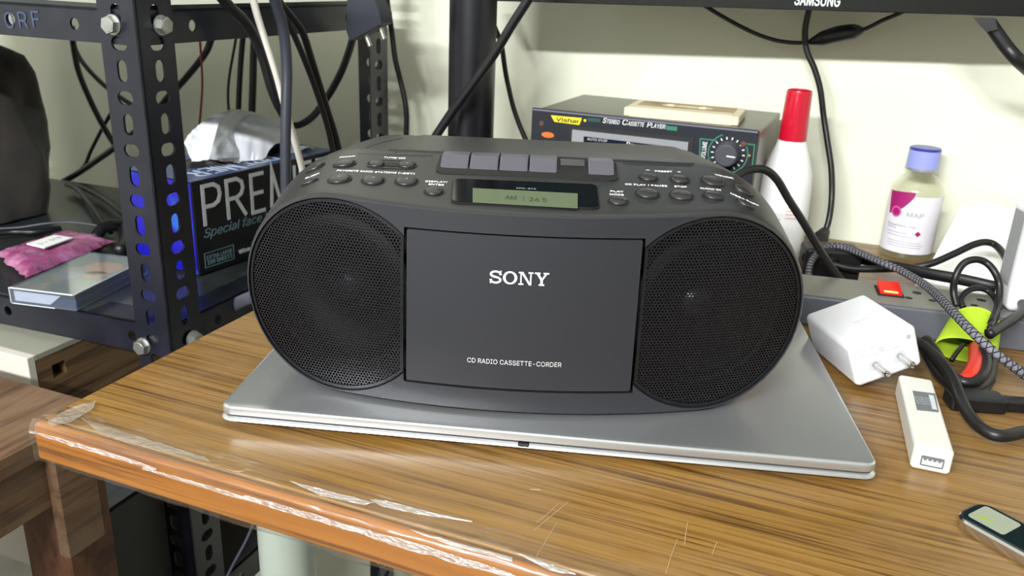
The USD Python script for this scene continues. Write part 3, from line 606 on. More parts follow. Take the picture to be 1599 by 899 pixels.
# ================================================================ the slotted-angle rack on the left
RU, RV0, RV1, RUL = -.525, .53, .912, -1.215
FLW, FT = .0385, .002
rack = thing('storage_rack', 'dark blue-black slotted angle steel rack holding shelves left of the desk', 'rack', W((RU+RUL)/2, (RV0+RV1)/2, -DZ))
ZT = .62
def flange_poly(z0=-DZ, z1=ZT):
    g = sbox(0, z0, FLW, z1); holes = []; z = .182; k = 0; zs = []
    kk = -60
    while True:
        zc_ = .182+kk*.02115
        if zc_ > z1-.015: break
        if zc_ > z0+.015: holes.append(slot(FLW*.52, zc_, .0098, .0175, 4) if kk % 2 == 0 else slot(FLW*.52, zc_, .0160, .0108, 4))
        kk += 1
    return g.difference(unary_union(holes))
_fp = prism(flange_poly(), FT)
_fv = _fp.vertices
def angle_post(u, v, su, sv):
    """corner at (u, v); flanges run by su along U and by sv along V"""
    a = np.c_[u+su*_fv[:, 0], np.where(sv > 0, v+_fv[:, 2], v-_fv[:, 2]), _fv[:, 1]]
    b = np.c_[np.where(su > 0, u+_fv[:, 2], u-_fv[:, 2]), v+sv*_fv[:, 0], _fv[:, 1]]
    out = []
    for q in (a, b):
        t_ = trimesh.Trimesh((q @ np.array([U, V, ZZ])), _fp.faces.copy(), process=False)
        if t_.volume < 0: t_.invert()
        out.append(t_)
    return cat(*out)
for (u, v, su, sv) in ((RU, RV0, -1, 1), (RU, RV1, -1, -1), (RUL, RV0, 1, 1), (RUL, RV1, 1, -1)):
    obj('post', angle_post(u, v, su, sv), 'rack', rack, False)
def beam(P0, P1, inward, h, holes=(), lip=.03):
    """angle beam from P0 to P1 (top edge of its upright flange); the flat flange runs inward at the top"""
    P0, P1 = np.asarray(P0, float), np.asarray(P1, float); x = unit(P1-P0); L = np.linalg.norm(P1-P0)
    inward = unit(inward - x*(inward@x)); dn = np.cross(inward, x); dn = dn if dn[2] < 0 else -dn
    g = sbox(0, 0, L, h)
    for s_ in holes: g = g.difference(Point(s_, h*.5).buffer(.0048, quad_segs=5))
    up = prism(g, FT); fl = bx((0, 0, 0), (L, FT, lip))
    m_ = np.eye(4); m_[:3, 0], m_[:3, 1], m_[:3, 2], m_[:3, 3] = x, dn, inward, P0
    t_ = cat(up, fl); t_ = moved(t_, m_)
    if t_.volume < 0: t_.invert()
    return t_
bm = .0025
for zt_, h, tilt in ((.2285, .0265, 0), (-.0355, .0295, .03), (-.33, .0295, 0)):
    dz = tilt*(RUL-RU)
    hx = (.0648+.0, .135, .3) if zt_ > 0 else (.045, .2)
    obj('beam', beam(W(RU-FT, RV0+FT+.0003, zt_), W(RUL+FT, RV0+FT+.0003, zt_+dz), V, h, hx), 'rack', rack, False)
    obj('beam', beam(W(RU-FT-.0003, RV0+FT, zt_), W(RU-FT-.0003, RV1-FT, zt_), -U, h, (.062, .2, .3)), 'rack', rack, False)
    obj('beam', beam(W(RU-FT, RV1-FT-.0003, zt_), W(RUL+FT, RV1-FT-.0003, zt_+dz), -V, h), 'rack', rack, False)
    obj('beam', beam(W(RUL+FT+.0003, RV0+FT, zt_+dz), W(RUL+FT+.0003, RV1-FT, zt_+dz), U, h), 'rack', rack, False)
def bolt(P, n, r=.0068):
    x = np.cross(n, ZZ); x = unit(x); y = np.cross(n, x)
    hexa = moved(prism(Polygon([(r*math.cos(a), r*math.sin(a)) for a in np.arange(6)*math.pi/3+.3]), .0055), frame(P+n*.0012, x, y, n))
    dome = moved(lathe([(0, .0062), (r*.75, .0058), (r*.86, .005)], 18), frame(P+n*.0012, x, y, n))
    return cat(hexa, dome, moved(lathe([(0, 0), (r*1.15, 0), (r*1.15, .0014), (0, .0014)], 24), frame(P, x, y, n)))
for P, n in ((W(-.5482, RV0, .2172), -V), (W(RU, .5550, .2172), U), (W(-.5564, RV0, -.0575), -V), (W(RU, .5560, -.0545), U), (W(-.5482, RV0, -.345), -V), (W(RU, .555, -.345), U), (W(RU, .889, .2172), U)):
    obj('bolt', bolt(P, n), 'zinc', rack, 25, 'galvanised hexagon bolt')
nut = [moved(bx((-.0055, -.004, -.0015), (.0055, -.001, .0015)), frame(W(-.544, RV0+.003, .2255), U, V, ZZ))]
for zt_, dz in ((.2285, 0), (-.0405, -.010), (-.331, 0)):
    t_ = bx((RUL+.004, RV0+.0045, zt_), (RU-.0045, RV1-.0045, zt_+.0035)); v = t_.vertices.copy(); v[:, 2] += dz*(RU-v[:, 0])/(RU-RUL)
    obj('shelf_board', trimesh.Trimesh(v@np.array([U, V, ZZ]), t_.faces, process=False), 'shelf', rack, False)
SH = -.0370                                                     # top of the middle shelf near the post
obj('chalk_marks', cat(*[lettering(s, ov(a, b, RV0+.0020), ov(c, d, RV0+.0020), -V, .0125, .0003) for s, a, b, c, d in (('O', 10, 44, 24, 44), ('R', 31, 43, 45, 43), ('F', 52, 42, 64, 42))]), 'chalk', rack, False, 'faint hand-written letters')

# ---- tissue box
TBA = math.radians(61); tx = np.array([math.cos(TBA), math.sin(TBA), 0]); ty = np.cross(ZZ, tx)
TP = oz(312, 431, SH); tb = frame(TP, tx, ty, ZZ); TL_, TD_, TH_ = .215, .108, .0975
box_ = thing('tissue_box', 'black and blue box of face tissues on the rack shelf behind the post', 'tissue box', TP+tx*TL_/2+ty*TD_/2)
bd = obj('carton', moved(cbox((0, 0, .0003), (TL_, TD_, TH_), .0007), tb), 'tis_black', box_, False)
obj('end_panel', moved(bx((-.0006, .0015, .0015), (0, TD_-.0015, TH_-.001)), tb), 'tis_blue', box_, False, 'bright blue end of the carton')
obj('top_panel', moved(prism(sbox(.0012, .0015, TL_-.0012, TD_-.0015).difference(ell(TL_/2, TD_*.56, .072, .03)), .0006), tb@frame([0, 0, TH_], [1, 0, 0], [0, 1, 0], [0, 0, 1])), 'tis_top', box_, False)
def tf(x, z): return TP+tx*x+ZZ*z-ty*.0004
def on_front(px, py): return plane(px, py, TP-ty*.0002, -ty)
prs = []
strok = .0042
def glyph_lines(s):
    return {'P': [[(0, 0), (0, 1), (.45, 1), (.66, .9), (.7, .72), (.62, .56), (.42, .48), (0, .48)]], 'R': [[(0, 0), (0, 1), (.45, 1), (.66, .9), (.7, .74), (.62, .6), (.42, .52), (0, .52)], [(.36, .52), (.78, 0)]], 'E': [[(.6, 0), (0, 0), (0, 1), (.6, 1)], [(0, .5), (.54, .5)]],
            'M': [[(0, 0), (.1, 1), (.45, .1), (.8, 1), (.9, 0)]], 'I': [[(0, 0), (0, 1)]]}[s]
def stroked(wd, h, sw, gap=.26, squash=.72):
    out, x = [], 0
    for c in wd:
        ls = glyph_lines(c); mx = max(p[0] for l in ls for p in l)
        for l in ls: out.append(LineString([(x+p[0]*h*squash, p[1]*h) for p in l]).buffer(sw/2, quad_segs=3, join_style=2, cap_style=2))
        x += (mx*squash+gap)*h
    return unary_union(out)
q0 = on_front(321, 353); x0 = (q0-TP)@tx; z0 = (q0-TP)@ZZ
obj('front_lettering', moved(prism(affinity.translate(stroked('PREMIER', .041, .0042, .23, .76), x0, z0), .0004), frame(TP, tx, ZZ, -ty)), 'tis_print', box_, False, 'large pale letters')
qa, qb = on_front(318, 372), on_front(398, 346)
x0, x1, z0 = (qa-TP)@tx, (qb-TP)@tx, (qa-TP)@ZZ
obj('script_lettering', lettering('Special face tissue', tf(x0, z0), tf(x0+.122, z0), -ty, .0092, .0003, slant=.35), 'tis_print2', box_, False)
qa, qb = on_front(321, 419), on_front(365, 384); xa_, xb_, za_, zb_ = (qa-TP)@tx, (qb-TP)@tx, (qa-TP)@ZZ, (qb-TP)@ZZ
zb_ = max(zb_, za_+.016)
obj('size_panel', cat(on_plane(outline(sbox(xa_, za_, xb_, zb_), .0007), TP, tx, -ty, .0003) if False else moved(prism(outline(sbox(xa_, za_, xb_, zb_), .0008), .0003), frame(TP, tx, ZZ, -ty)),
    lettering('EXTRA LARGE', tf(xa_+.003, zb_-.0075), tf(xb_-.003, zb_-.0075), -ty, .0042), lettering('100 SHEETS', tf(xa_+.003, za_+.003), tf(xb_-.003, za_+.003), -ty, .0044, bold=True)), 'tis_print2', box_, False, 'framed size panel')
obj('maker_lettering', lettering('Wintex', tf(xb_+.006, za_+.004), tf(xb_+.028, za_+.004), -ty, .0042, bold=True), 'tis_print', box_, False)
tp2 = affinity.rotate(stroked('PREMIER', .026, .0026, .24, .66), 180, origin=(0, 0)); b = tp2.bounds
tp2 = affinity.translate(tp2, .022-b[0], .006-b[1])
obj('top_lettering', moved(prism(tp2, .0004), tb@frame([0, 0, TH_+.0006], [1, 0, 0], [0, 1, 0], [0, 0, 1])), 'tis_topprint', box_, False)
# the pulled-out tissue: a folded sheet with peaks
def tissue_sheet(cx, cy, sx, sy, ridge, seed):
    n = 30; g_ = np.linspace(-1, 1, n); X, Y = np.meshgrid(g_, g_, indexing='ij')
    P = np.stack([X, Y, X*0], -1); nz = meshkit.fbm(P*2.6+seed, 3, seed)
    h = ridge(X, Y)+.012*(nz-.5)
    v = np.stack([cx+X*sx+.006*(nz-.5), cy+Y*sy+.010*(meshkit.fbm(P*3+9, 2, seed+1)-.5), TH_+.002+np.maximum(h, 0)], -1).reshape(-1, 3)
    i, j = np.meshgrid(np.arange(n-1), np.arange(n-1), indexing='ij'); q = i*n+j; f = np.stack([q, q+n, q+n+1, q+1], -1).reshape(-1, 4)
    f = np.vstack([f[:, [0, 1, 2]], f[:, [0, 2, 3]]]); top = trimesh.Trimesh(v, f, process=False); bot = trimesh.Trimesh(v-[0, 0, .0006], f[:, ::-1], process=False)
    return cat(top, bot)
def tpk(x, y, yl): return plane(x, y, TP+ty*yl, ty)
tv = [tpk(287, 222, .060), tpk(318, 187, .066), tpk(343, 186, .046), tpk(366, 169, .074), tpk(430, 188, .070), tpk(452, 205, .066), tpk(396, 244, .036), tpk(326, 249, .026), tpk(300, 254, .044), tpk(300, 250, .090), tpk(440, 236, .088), tpk(352, 180, .092), tpk(312, 226, .050), tpk(372, 214, .046)]
tfc = [(0, 1, 12), (1, 2, 12), (2, 7, 12), (7, 8, 12), (8, 0, 12), (1, 3, 2), (2, 3, 13), (3, 4, 13), (4, 6, 13), (6, 7, 13), (7, 2, 13), (4, 5, 6), (0, 9, 1), (1, 9, 11), (1, 11, 3), (3, 11, 4), (11, 10, 4), (4, 10, 5), (9, 10, 11)]
tm = trimesh.Trimesh(tv, tfc, process=False)
for _ in range(4): tm = tm.subdivide()
tn = tm.vertex_normals; nv = meshkit.fbm(tm.vertices*75, 4, 8)-.5
tm.vertices = tm.vertices+tn*(nv*.0085)[:, None]; zmin = TP[2]+TH_+.0012; vv = tm.vertices.copy(); vv[:, 2] = np.maximum(vv[:, 2], zmin); tm.vertices = vv
r2 = lambda X, Y: .040*np.sqrt(np.clip(1-X**2-Y**2*.9, 0, 1))
tis = obj('tissue', cat(tm, trimesh.Trimesh(tm.vertices-tn*.0005, tm.faces[:, ::-1], process=False)), 'tissue', box_, 22, 'white crumpled tissue standing out of the slot')
obj('tissue_fold', moved(tissue_sheet(.142, TD_*.58, .058, .040, r2, 11), tb), 'tissue', tis, 45)

# ---- pink bag and cassette case on the shelf
SC = -.0388
bag = thing('bubble_wrap_bag', 'pink bubble wrap bag with a white sticker lying on the rack shelf', 'bag', oz(95, 400, SC))
bc = [oz(-4, 397, SC+.008), oz(40, 434, SC+.008), oz(178, 377, SC+.008), oz(108, 364, SC+.008)]
n = 34; sgrid, tgrid = np.meshgrid(np.linspace(0, 1, n), np.linspace(0, 1, n), indexing='ij')
def patch(s, t): return ((1-s)*(1-t))[..., None]*bc[0]+(s*(1-t))[..., None]*bc[1]+(s*t)[..., None]*bc[2]+((1-s)*t)[..., None]*bc[3]
pq = patch(sgrid, tgrid); ed = np.minimum.reduce([sgrid, 1-sgrid, tgrid*1.4, (1-tgrid)*1.4]); hh = np.clip(ed*7, 0, 1)**.6
nz = meshkit.fbm(pq*70, 3, 4); bub = np.abs(np.sin(pq@U*420)*np.sin(pq@V*420))
top = pq+ZZ*((.0075*hh*(0.7+.6*nz)+.0012*bub*hh)[..., None]); top[..., :2] += (.004*(meshkit.noise(pq*160, 3)-.5))[..., None]
bot = pq-ZZ*((.0075*hh)[..., None])
i, j = np.meshgrid(np.arange(n-1), np.arange(n-1), indexing='ij'); q = i*n+j; f = np.stack([q, q+n, q+n+1, q+1], -1).reshape(-1, 4); f = np.vstack([f[:, [0, 1, 2]], f[:, [0, 2, 3]]])
bg = cat(trimesh.Trimesh(top.reshape(-1, 3), f, process=False), trimesh.Trimesh(bot.reshape(-1, 3), f[:, ::-1], process=False))
obj('bag', bg, 'pink', bag, True)
st = [patch(np.array([a]), np.array([b]))[0]+ZZ*.0105 for a, b in ((.32, .27), (.66, .34), (.66, .68), (.32, .62))]
P = np.mean(st, 0); x = unit(st[3]-st[0]); nn = unit(np.cross(st[1]-st[0], st[3]-st[0])); nn = nn if nn[2] > 0 else -nn
stp = Polygon([((k-P)@x, (k-P)@np.cross(nn, x)) for k in st]).buffer(0)
obj('sticker', on_plane(stp, P, x, nn, .0012), 'paper', bag, False, 'white paper sticker')
obj('sticker_lettering', lettering('1 - 078', P+x*-.014+nn*.0014-np.cross(nn, x)*.003, P+x*.014+nn*.0014-np.cross(nn, x)*.003, nn, .0055), 'greyprint2', bag, False)

CP = oz(18, 474, SC); cx_ = unit(oz(121, 487, SC)-CP); cy_ = np.cross(ZZ, cx_); cf = frame(CP, cx_, cy_, ZZ); CW, CD_, CHh = .068, .112, .0165
case = thing('cassette_case', 'clear cassette case with a faded cover lying at the front of the rack shelf', 'cassette case', CP+cx_*CW/2+cy_*CD_/2)
wl = .0012
shell_c = [cbox((0, 0, CHh-wl), (CW, CD_, CHh), .0004), cbox((0, 0, .0002), (CW, CD_, wl), .0004), cbox((0, 0, wl), (CW, wl, CHh-wl), .0002), cbox((0, CD_-wl, wl), (CW, CD_, CHh-wl), .0002), cbox((0, wl, wl), (wl, CD_-wl, CHh-wl), .0002), cbox((CW-wl, wl, wl), (CW, CD_-wl, CHh-wl), .0002)]
obj('case_shell', moved(cat(*shell_c), cf), 'case', case, False, 'clear hard plastic case')
inl = obj('cover_card', moved(bx((.002, .002, CHh-wl-.0007), (CW-.002, CD_-.002, CHh-wl-.0002)), cf), 'inlay', case, False, 'faded printed cover card')
obj('cover_print', moved(cat(prism(ell(.042, .075, .020, .018), .0001), prism(ell(.047, .056, .012, .010), .0001)), cf@frame([0, 0, CHh-wl-.0002], [1, 0, 0], [0, 1, 0], [0, 0, 1])), 'inlay_skin', inl, False)
obj('cover_patch', moved(prism(ell(.024, .052, .013, .016), .00012), cf@frame([0, 0, CHh-wl-.0002], [1, 0, 0], [0, 1, 0], [0, 0, 1])), 'inlay_pale', inl, False)
obj('case_edge', moved(cat(cbox((.001, -.0004, CHh-.0012), (CW-.001, .0004, CHh+.0002), .0002), cbox((CW-.0005, .001, CHh-.0010), (CW+.0003, CD_-.001, CHh+.0001), .0002), cbox((-.0004, -.0004, .001), (.0005, .0005, CHh), .0002), cbox((.001, -.0003, .0003), (.046, .0003, .0012), .0002)), cf), 'case_edge', case, False, 'pale worn edges of the case')
obj('tray', moved(cbox((.003, .004, wl+.0002), (CW-.002, CD_-.003, .0085), .0006), cf), 'tray_blue', case, False, 'blue tray')
obj('spine_card', moved(hull([(.003, .0018, .003), (.040, .0018, .003), (.052, .0018, CHh-.004), (.003, .0018, CHh-.004), (.003, .003, .003), (.040, .003, .003), (.052, .003, CHh-.004), (.003, .003, CHh-.004)]), cf), 'case_white', case, False, 'white card seen through the front edge')

# dark cloth bag at the left end of the shelf
BGv = .73; prof_ = [ov(x_, y_, BGv) for x_, y_ in ((2, 92), (14, 120), (22, 160), (32, 205), (42, 250), (48, 300), (46, 340), (40, 362))]; axp = ov(-75, 230, BGv); bu_, bvv = axp@U, BGv
rz_ = sorted([(max(q@U-bu_, .01), q[2]) for q in prof_], key=lambda q: q[1]); rz_[0] = (rz_[0][0], SC+.0012); lp_ = [(0, SC+.001)]+rz_+[(rz_[-1][0]*.55, rz_[-1][1]+.02), (0, rz_[-1][1]+.026)]
bgm = lathe(lp_, 60).subdivide(); v = bgm.vertices; a_ = np.arctan2(v[:, 1], v[:, 0]); sc = 1+.07*np.sin(a_*7+v[:, 2]*30)*.6+.14*(meshkit.fbm(v*14+3, 3, 2)-.5); v[:, 0] *= sc; v[:, 1] *= sc*.7; bgm.vertices = v
cbag = thing('cloth_bag', 'dark brown cloth bag standing on the rack shelf behind the pink bag', 'bag', W(bu_, bvv, SC))
obj('bag', moved(bgm, frame(W(bu_, bvv, 0), U, V, ZZ)), 'cloth', cbag, True)
obj('tie', moved(lathe([(rz_[-1][0]*.62, rz_[-1][1]+.012), (rz_[-1][0]*.66, rz_[-1][1]+.016), (rz_[-1][0]*.62, rz_[-1][1]+.020)], 30), frame(W(bu_, bvv, 0), U, V, ZZ)@np.diag([1, .7, 1, 1])), 'cable', cbag, True)

# ================================================================ lower left: wooden stool, crate, boxes under the desk
SZ = -.05
su1 = -.4925; sv1 = .424; sv0 = .08; su0 = -.80
stool = thing('wooden_stool', 'worn brown wooden stool beside the left corner of the desk', 'stool', W((su0+su1)/2, (sv0+sv1)/2, -DZ))
def rb(lo, hi, r=.002): return moved(cbox(lo, hi, r), room([0, 0, 0]))
obj('seat', rb((su0, sv0, SZ-.018), (su1, sv1, SZ), .0018), 'stool', stool, 30)
for lo, hi in (((su1-.022, sv0+.02, SZ-.062), (su1-.006, sv1-.045, SZ-.0182)), ((su0+.006, sv0+.02, SZ-.062), (su0+.022, sv1-.045, SZ-.0182)), ((su0+.05, sv1-.024, SZ-.062), (su1-.05, sv1-.008, SZ-.0182)), ((su0+.05, sv0+.008, SZ-.062), (su1-.05, sv0+.024, SZ-.0182))):
    obj('apron', rb(lo, hi, .001), 'stool', stool, 30)
for u, v in ((su1, sv1), (su0+.05, sv1), (su1, sv0+.05), (su0+.05, sv0+.05)):
    obj('leg', rb((u-.050, v-.046, -DZ), (u-.004, v-.004, SZ-.0182), .0015), 'stool_leg', stool, 30)
for v in (sv1-.036,):
    obj('leg_cleat', rb((su1-.0062, v-.016, SZ-.105), (su1+.004, v+.018, SZ-.0184), .001), 'stool', stool, 30)
KP = oz(48, 596, -.105)
ku, kv = KP@U, KP@V
kz1 = -.0815
crate = thing('wooden_crate', 'white-faced board crate with a square hole, under the rack shelf', 'crate', W(ku-.15, kv+.15, -.33))
kd = .30
obj('front_panel', rb((ku-.34, kv, -.326), (ku, kv+.008, kz1), .0006), 'boxwhite', crate, 30, 'white laminate front')
gside = sbox(0, -.326, kd-.0082, kz1-.0062).difference(sbox(.016, -.1125, .031, -.0985)); gp = prism(gside, .010); v = gp.vertices
obj('side_panel', trimesh.Trimesh(np.c_[ku-.0002-v[:, 2], kv+.0082+v[:, 0], v[:, 1]]@np.array([U, V, ZZ]), gp.faces[:, ::-1], process=False), 'boxbrown', crate, False, 'raw brown side with a square hole')
obj('top_panel', rb((ku-.34, kv+.0082, kz1-.006), (ku, kv+kd, kz1), .0006), 'boxgreen', crate, 30, 'grey top')
obj('back_panel', rb((ku-.34, kv+kd+.0002, -.326), (ku, kv+kd+.008, kz1), .0006), 'boxbrown', crate, 30)
obj('inner_board', rb((ku-.34, kv+.0085, -.326), (ku-.0105, kv+kd-.0005, -.135), .0006), 'black', crate, False)
# dark things under the desk
db = thing('dark_box', 'dark box with a grey-blue lid standing on the floor between stool and rack', 'box', W(-.59, .49, -DZ))
obj('body', rb((-.636, .453, -DZ), (-.548, .525, -.1862), .002), 'darkbox', db, 30)
obj('lid', rb((-.638, .451, -.186), (-.546, .527, -.17), .004), 'greyblue', db, 30, 'grey-blue lid')
# ================================================================ behind the radio: pole, player, bottles, monitor
PP = ov(737, 110, .845); pr_ = 36.5*((PP-EYE)@FW)/F
pole = thing('metal_pole', 'black round metal pole standing behind the radio', 'pole', [PP[0], PP[1], 0])
pm = frame([PP[0], PP[1], 0], U, V, ZZ)
obj('tube', moved(lathe([(0, .008), (pr_, .008), (pr_, .62), (0, .62)], 48), pm), 'steel_dark', pole, 40)
obj('base_flange', moved(lathe([(0, 0), (pr_+.004, 0), (pr_+.004, .006), (pr_+.001, .0079), (0, .0079)], 48), pm), 'steel_dark', pole, 30)

Z1 = .138; AP = oz(831, 168, Z1); ax_ = unit(oz(1185, 204, Z1)-AP); ay_ = np.cross(ZZ, ax_); AWd = np.linalg.norm(oz(1185, 204, Z1)-AP); AO = AP-ZZ*Z1; af = frame(AO, ax_, ay_, ZZ)
amp = thing('cassette_deck', 'dark box stereo cassette player with a volume knob behind the radio', 'cassette player', AO+ax_*AWd/2+ay_*.07)
obj('case', moved(cbox((.0035, .0042, .0), (AWd+.001, .148, Z1-.0015), .0012), af), 'amp_case', amp, 25, 'olive-grey painted case')
fpn = obj('front_panel', moved(cbox((0, 0, 0), (AWd, .004, Z1), .0006), af), 'amp_front', amp, 25, 'dark blue-black front panel')
obj('panel_edge', moved(cbox((.001, -.0008, Z1-.0026), (AWd-.0005, .001, Z1-.0008), .0003), af), 'amp_edge', amp, False, 'light strip along the top of the panel')
def onp(px, py, lift=0): return plane(px, py, AO-ay_*lift, -ay_)
def ap2(px, py): q = onp(px, py)-AO; return (q@ax_, q@ZZ)
def apoly(pix): return Polygon([ap2(*p) for p in pix])
am = frame(AO, ax_, ZZ, -ay_)
def aprint(name, poly, m_, h=.0004, base=0.0, label=None, parent=None): return obj(name, moved(prism(poly, h), am@frame([0, 0, base], [1, 0, 0], [0, 1, 0], [0, 0, 1])), m_, parent or amp, False, label)
yl = aprint('yellow_badge', unary_union([apoly([(860.3, 179.8), (909, 184.2), (904.6, 195), (866, 190)]), Point(*ap2(913.5, 188)).buffer(.0014)]), 'yellow', label='yellow slanted badge')
obj('badge_lettering', lettering('Vishar', onp(868, 189, .0005), onp(904, 192.5, .0005), -ay_, .0038, .0002, True, .15), 'amp_front', yl, False)
aprint('green_bar', apoly([(918, 183.5), (938, 185.6), (937, 191), (918, 189)]), 'greendark'); aprint('green_bar', apoly([(1040, 196), (1058, 198), (1057, 204.5), (1040, 202.5)]), 'green')
tt = []
for s, a, b, hh_ in (('S', 941, 946, .0052), ('TEREO', 946.5, 967, .0040), ('C', 971, 979, .0052), ('ASSETTE', 980, 1005, .0040), ('P', 1010, 1016, .0052), ('LAYER', 1016.5, 1038, .0040)):
    yb = 191.5+(a-941)*.099; tt.append(lettering(s, onp(a, yb, .0001), onp(b, yb+(b-a)*.099, .0001), -ay_, hh_, .0003, True, .2))
obj('title_lettering', cat(*tt), 'print', amp, False, 'slanted white title letters')
o_ = ap2(855.5, 210.5); aprint('orange_badge', affinity.scale(Point(*o_).buffer(.0069), 1, .42), 'orange')
for px_, py_ in ((846, 193), (1161, 225)): obj('screw', moved(lathe([(0, .0012), (.0026, .001), (.003, 0)], 20), frame(onp(px_, py_), ax_, ZZ, -ay_)), 'rust', amp, 30)
fo = Polygon([ap2(895, 201.8), ap2(1076, 221.5), (ap2(1076, 221.5)[0], ap2(1076, 221.5)[1]-.045), (ap2(895, 201.8)[0], ap2(1076, 221.5)[1]-.045)])
wi = Polygon([ap2(913, 212), ap2(1057, 229.5), (ap2(1057, 229.5)[0], ap2(1057, 229.5)[1]-.030), (ap2(913, 212)[0], ap2(1057, 229.5)[1]-.030)])
sf = aprint('tape_slot_frame', fo.difference(wi), 'amp_silver', .0028, label='silver frame of the tape slot')
aprint('slot_shadow_gap', outline(fo.buffer(.0042, join_style=2), .0042), 'black', .0006)
wn = aprint('tape_window', wi.buffer(.0004, join_style=2), 'amp_window', .0012, label='dark tape window')
obj('window_lettering', cat(lettering('Raun', onp(978, 229.5, .0014), onp(1001, 232.5, .0014), -ay_, .0052, .0002, True), lettering('AUTO STOP', onp(917, 218.5, .0014), onp(948, 222, .0014), -ay_, .0024, .0002)), 'print', wn, False)
kc = ap2(1136.5, 240); kr = .0113
gv = unary_union([LineString([ap2(1092, 262), ap2(1093.5, 216.5), ap2(1118, 219)]).buffer(.0006), LineString([ap2(1165, 224.5), ap2(1178.5, 226), ap2(1174, 266)]).buffer(.0006), outline(Point(*kc).buffer(kr+.0078, quad_segs=24), .0012).difference(Polygon([kc, (kc[0]-.012, kc[1]+.03), (kc[0]+.020, kc[1]+.03), (kc[0]+.022, kc[1]+.012)]))])
aprint('volume_outline', gv, 'green', .0003, label='green outline round the volume knob')
obj('volume_lettering', lettering('VOLUME', onp(1101, 248, .0001), onp(1104.5, 221.5, .0001), -ay_, .0042, .0003, True), 'print', amp, False)
aprint('dial_marks', unary_union([affinity.translate(affinity.rotate(sbox(kr+.0022, -.0006, kr+.0046, .0006), a, origin=(0, 0)), *kc) for a in range(-60, 241, 20)]), 'print', .0003)
kn = obj('volume_knob', moved(lathe([(0, .0125), (kr-.0022, .0125), (kr-.0008, .0116), (kr, .004), (kr+.001, .0)], 40), am@frame([*kc, .0002], [1, 0, 0], [0, 1, 0], [0, 0, 1])), 'knob', amp, 30, 'round grey volume knob')
obj('pointer', moved(prism(affinity.rotate(sbox(.001, -.0007, .0092, .0007), -2, origin=(0, 0)), .0004), am@frame([*kc, .0126], [1, 0, 0], [0, 1, 0], [0, 0, 1])), 'print', kn, False, 'white pointer line')
obj('panel_pin', moved(lathe([(0, .002), (.0012, .0018), (.0014, 0)], 16), frame(onp(1170.5, 243), ax_, ZZ, -ay_)), 'brass', amp, 30)

TP_ = oz(973, 181, Z1-.0014); kx = unit(oz(1152, 197.5, Z1-.0014)-TP_); ky = np.cross(ZZ, kx); KWd = np.linalg.norm(oz(1152, 197.5, Z1-.0014)-TP_); TP_ = TP_+ky*.0005+ZZ*.0001; kf = frame(TP_, kx, ky, ZZ); KD = .066
tape = thing('audio_cassette', 'beige audio cassette lying on top of the cassette player', 'cassette', TP_+kx*KWd/2+ky*KD/2)
obj('shell', moved(cbox((0, .001, 0), (KWd, KD, .0086), .0009), kf), 'beige', tape, 30)
obj('head_end', moved(hull([(x_, y_, z_) for x_, y_ in ((.006, 0), (KWd-.006, 0), (.009, .018), (KWd-.009, .018)) for z_ in (.0002, .0096)]), kf), 'beige', tape, 30)
lb = obj('label', moved(prism(rrect(.008, .022, KWd-.008, .060, .003).difference(rrect(KWd/2-.026, .034, KWd/2+.026, .047, .005)), .0003), kf@frame([0, 0, .0086], [1, 0, 0], [0, 1, 0], [0, 0, 1])), 'beige_label', tape, False, 'faded brown label')
for s_ in (-1, 1): obj('hub', moved(lathe([(0, .0003), (.0026, .0003), (.0026, .0009), (.0048, .0009), (.0048, 0)], 20), kf@frame([KWd/2+s_*.0165, .0405, .0086], [1, 0, 0], [0, 1, 0], [0, 0, 1])), 'beige', tape, 30)

# ---- bottles
def wrap(poly, h, P, r):
    """a polygon in (arc, height) wrapped on an upright cylinder at P; arc 0 faces the viewer"""
    t0 = math.atan2(-(P[1]), -(P[0])); g = prism(poly, h).subdivide_to_size(.004); v = g.vertices
    th = t0+v[:, 0]/r; rr = r+v[:, 2]
    return trimesh.Trimesh(np.c_[P[0]+rr*np.cos(th), P[1]+rr*np.sin(th), P[2]+v[:, 1]], g.faces, process=False)
def wrap_text(s, a0, a1, z, h, P, r, d=.0002):
    t_ = text(s, True); b = t_.bounds; v = t_.vertices.copy(); t0 = math.atan2(-P[1], -P[0]); th = t0+(a0+v[:, 0]*(a1-a0)/b[1][0])/r; rr = r+.0001+v[:, 2]/.06*d
    return trimesh.Trimesh(np.c_[P[0]+rr*np.cos(th), P[1]+rr*np.sin(th), P[2]+z+v[:, 1]*h], t_.faces, process=False)
RB = oy(1246.5, 144, .86); RB = np.array([RB[0]+.0012, .86, 0]); rbm = frame(RB, [1, 0, 0], [0, 1, 0], ZZ)
rbt = thing('lotion_bottle', 'tall white plastic bottle with a red cap beside the cassette player', 'bottle', RB)
obj('body', moved(lathe([(0, 0), (.0225, 0), (.0245, .003), (.0262, .020), (.0266, .050), (.0260, .070), (.0245, .088), (.0195, .104), (.0150, .116), (.0136, .1206), (0, .1206)], 48), rbm), 'bottle', rbt, 50)
obj('cap', moved(lathe([(0, .1207), (.0134, .1207), (.0136, .1215), (.0124, .167), (.0118, .1695), (.0096, .1702), (.0090, .1690), (0, .1690)], 48), rbm), 'capred', rbt, 40, 'red cap')
obj('print', cat(*[wrap(sbox(.004, z_, .004+w_, z_+.0011), .0001, RB, .0267) for z_, w_ in ((.057, .011), (.0535, .014), (.050, .010), (.046, .013))], wrap(sbox(-.010, .044, .0, .0455), .0001, RB, .0267)), 'pinkprint', rbt, False, 'small pale red print')
MB_ = np.array([.4172, .878, 0]); mbm = frame(MB_, [1, 0, 0], [0, 1, 0], ZZ); mr = .0262
med = thing('medicine_bottle', 'small glass medicine bottle with blue cap and magenta label near the wall', 'bottle', MB_)
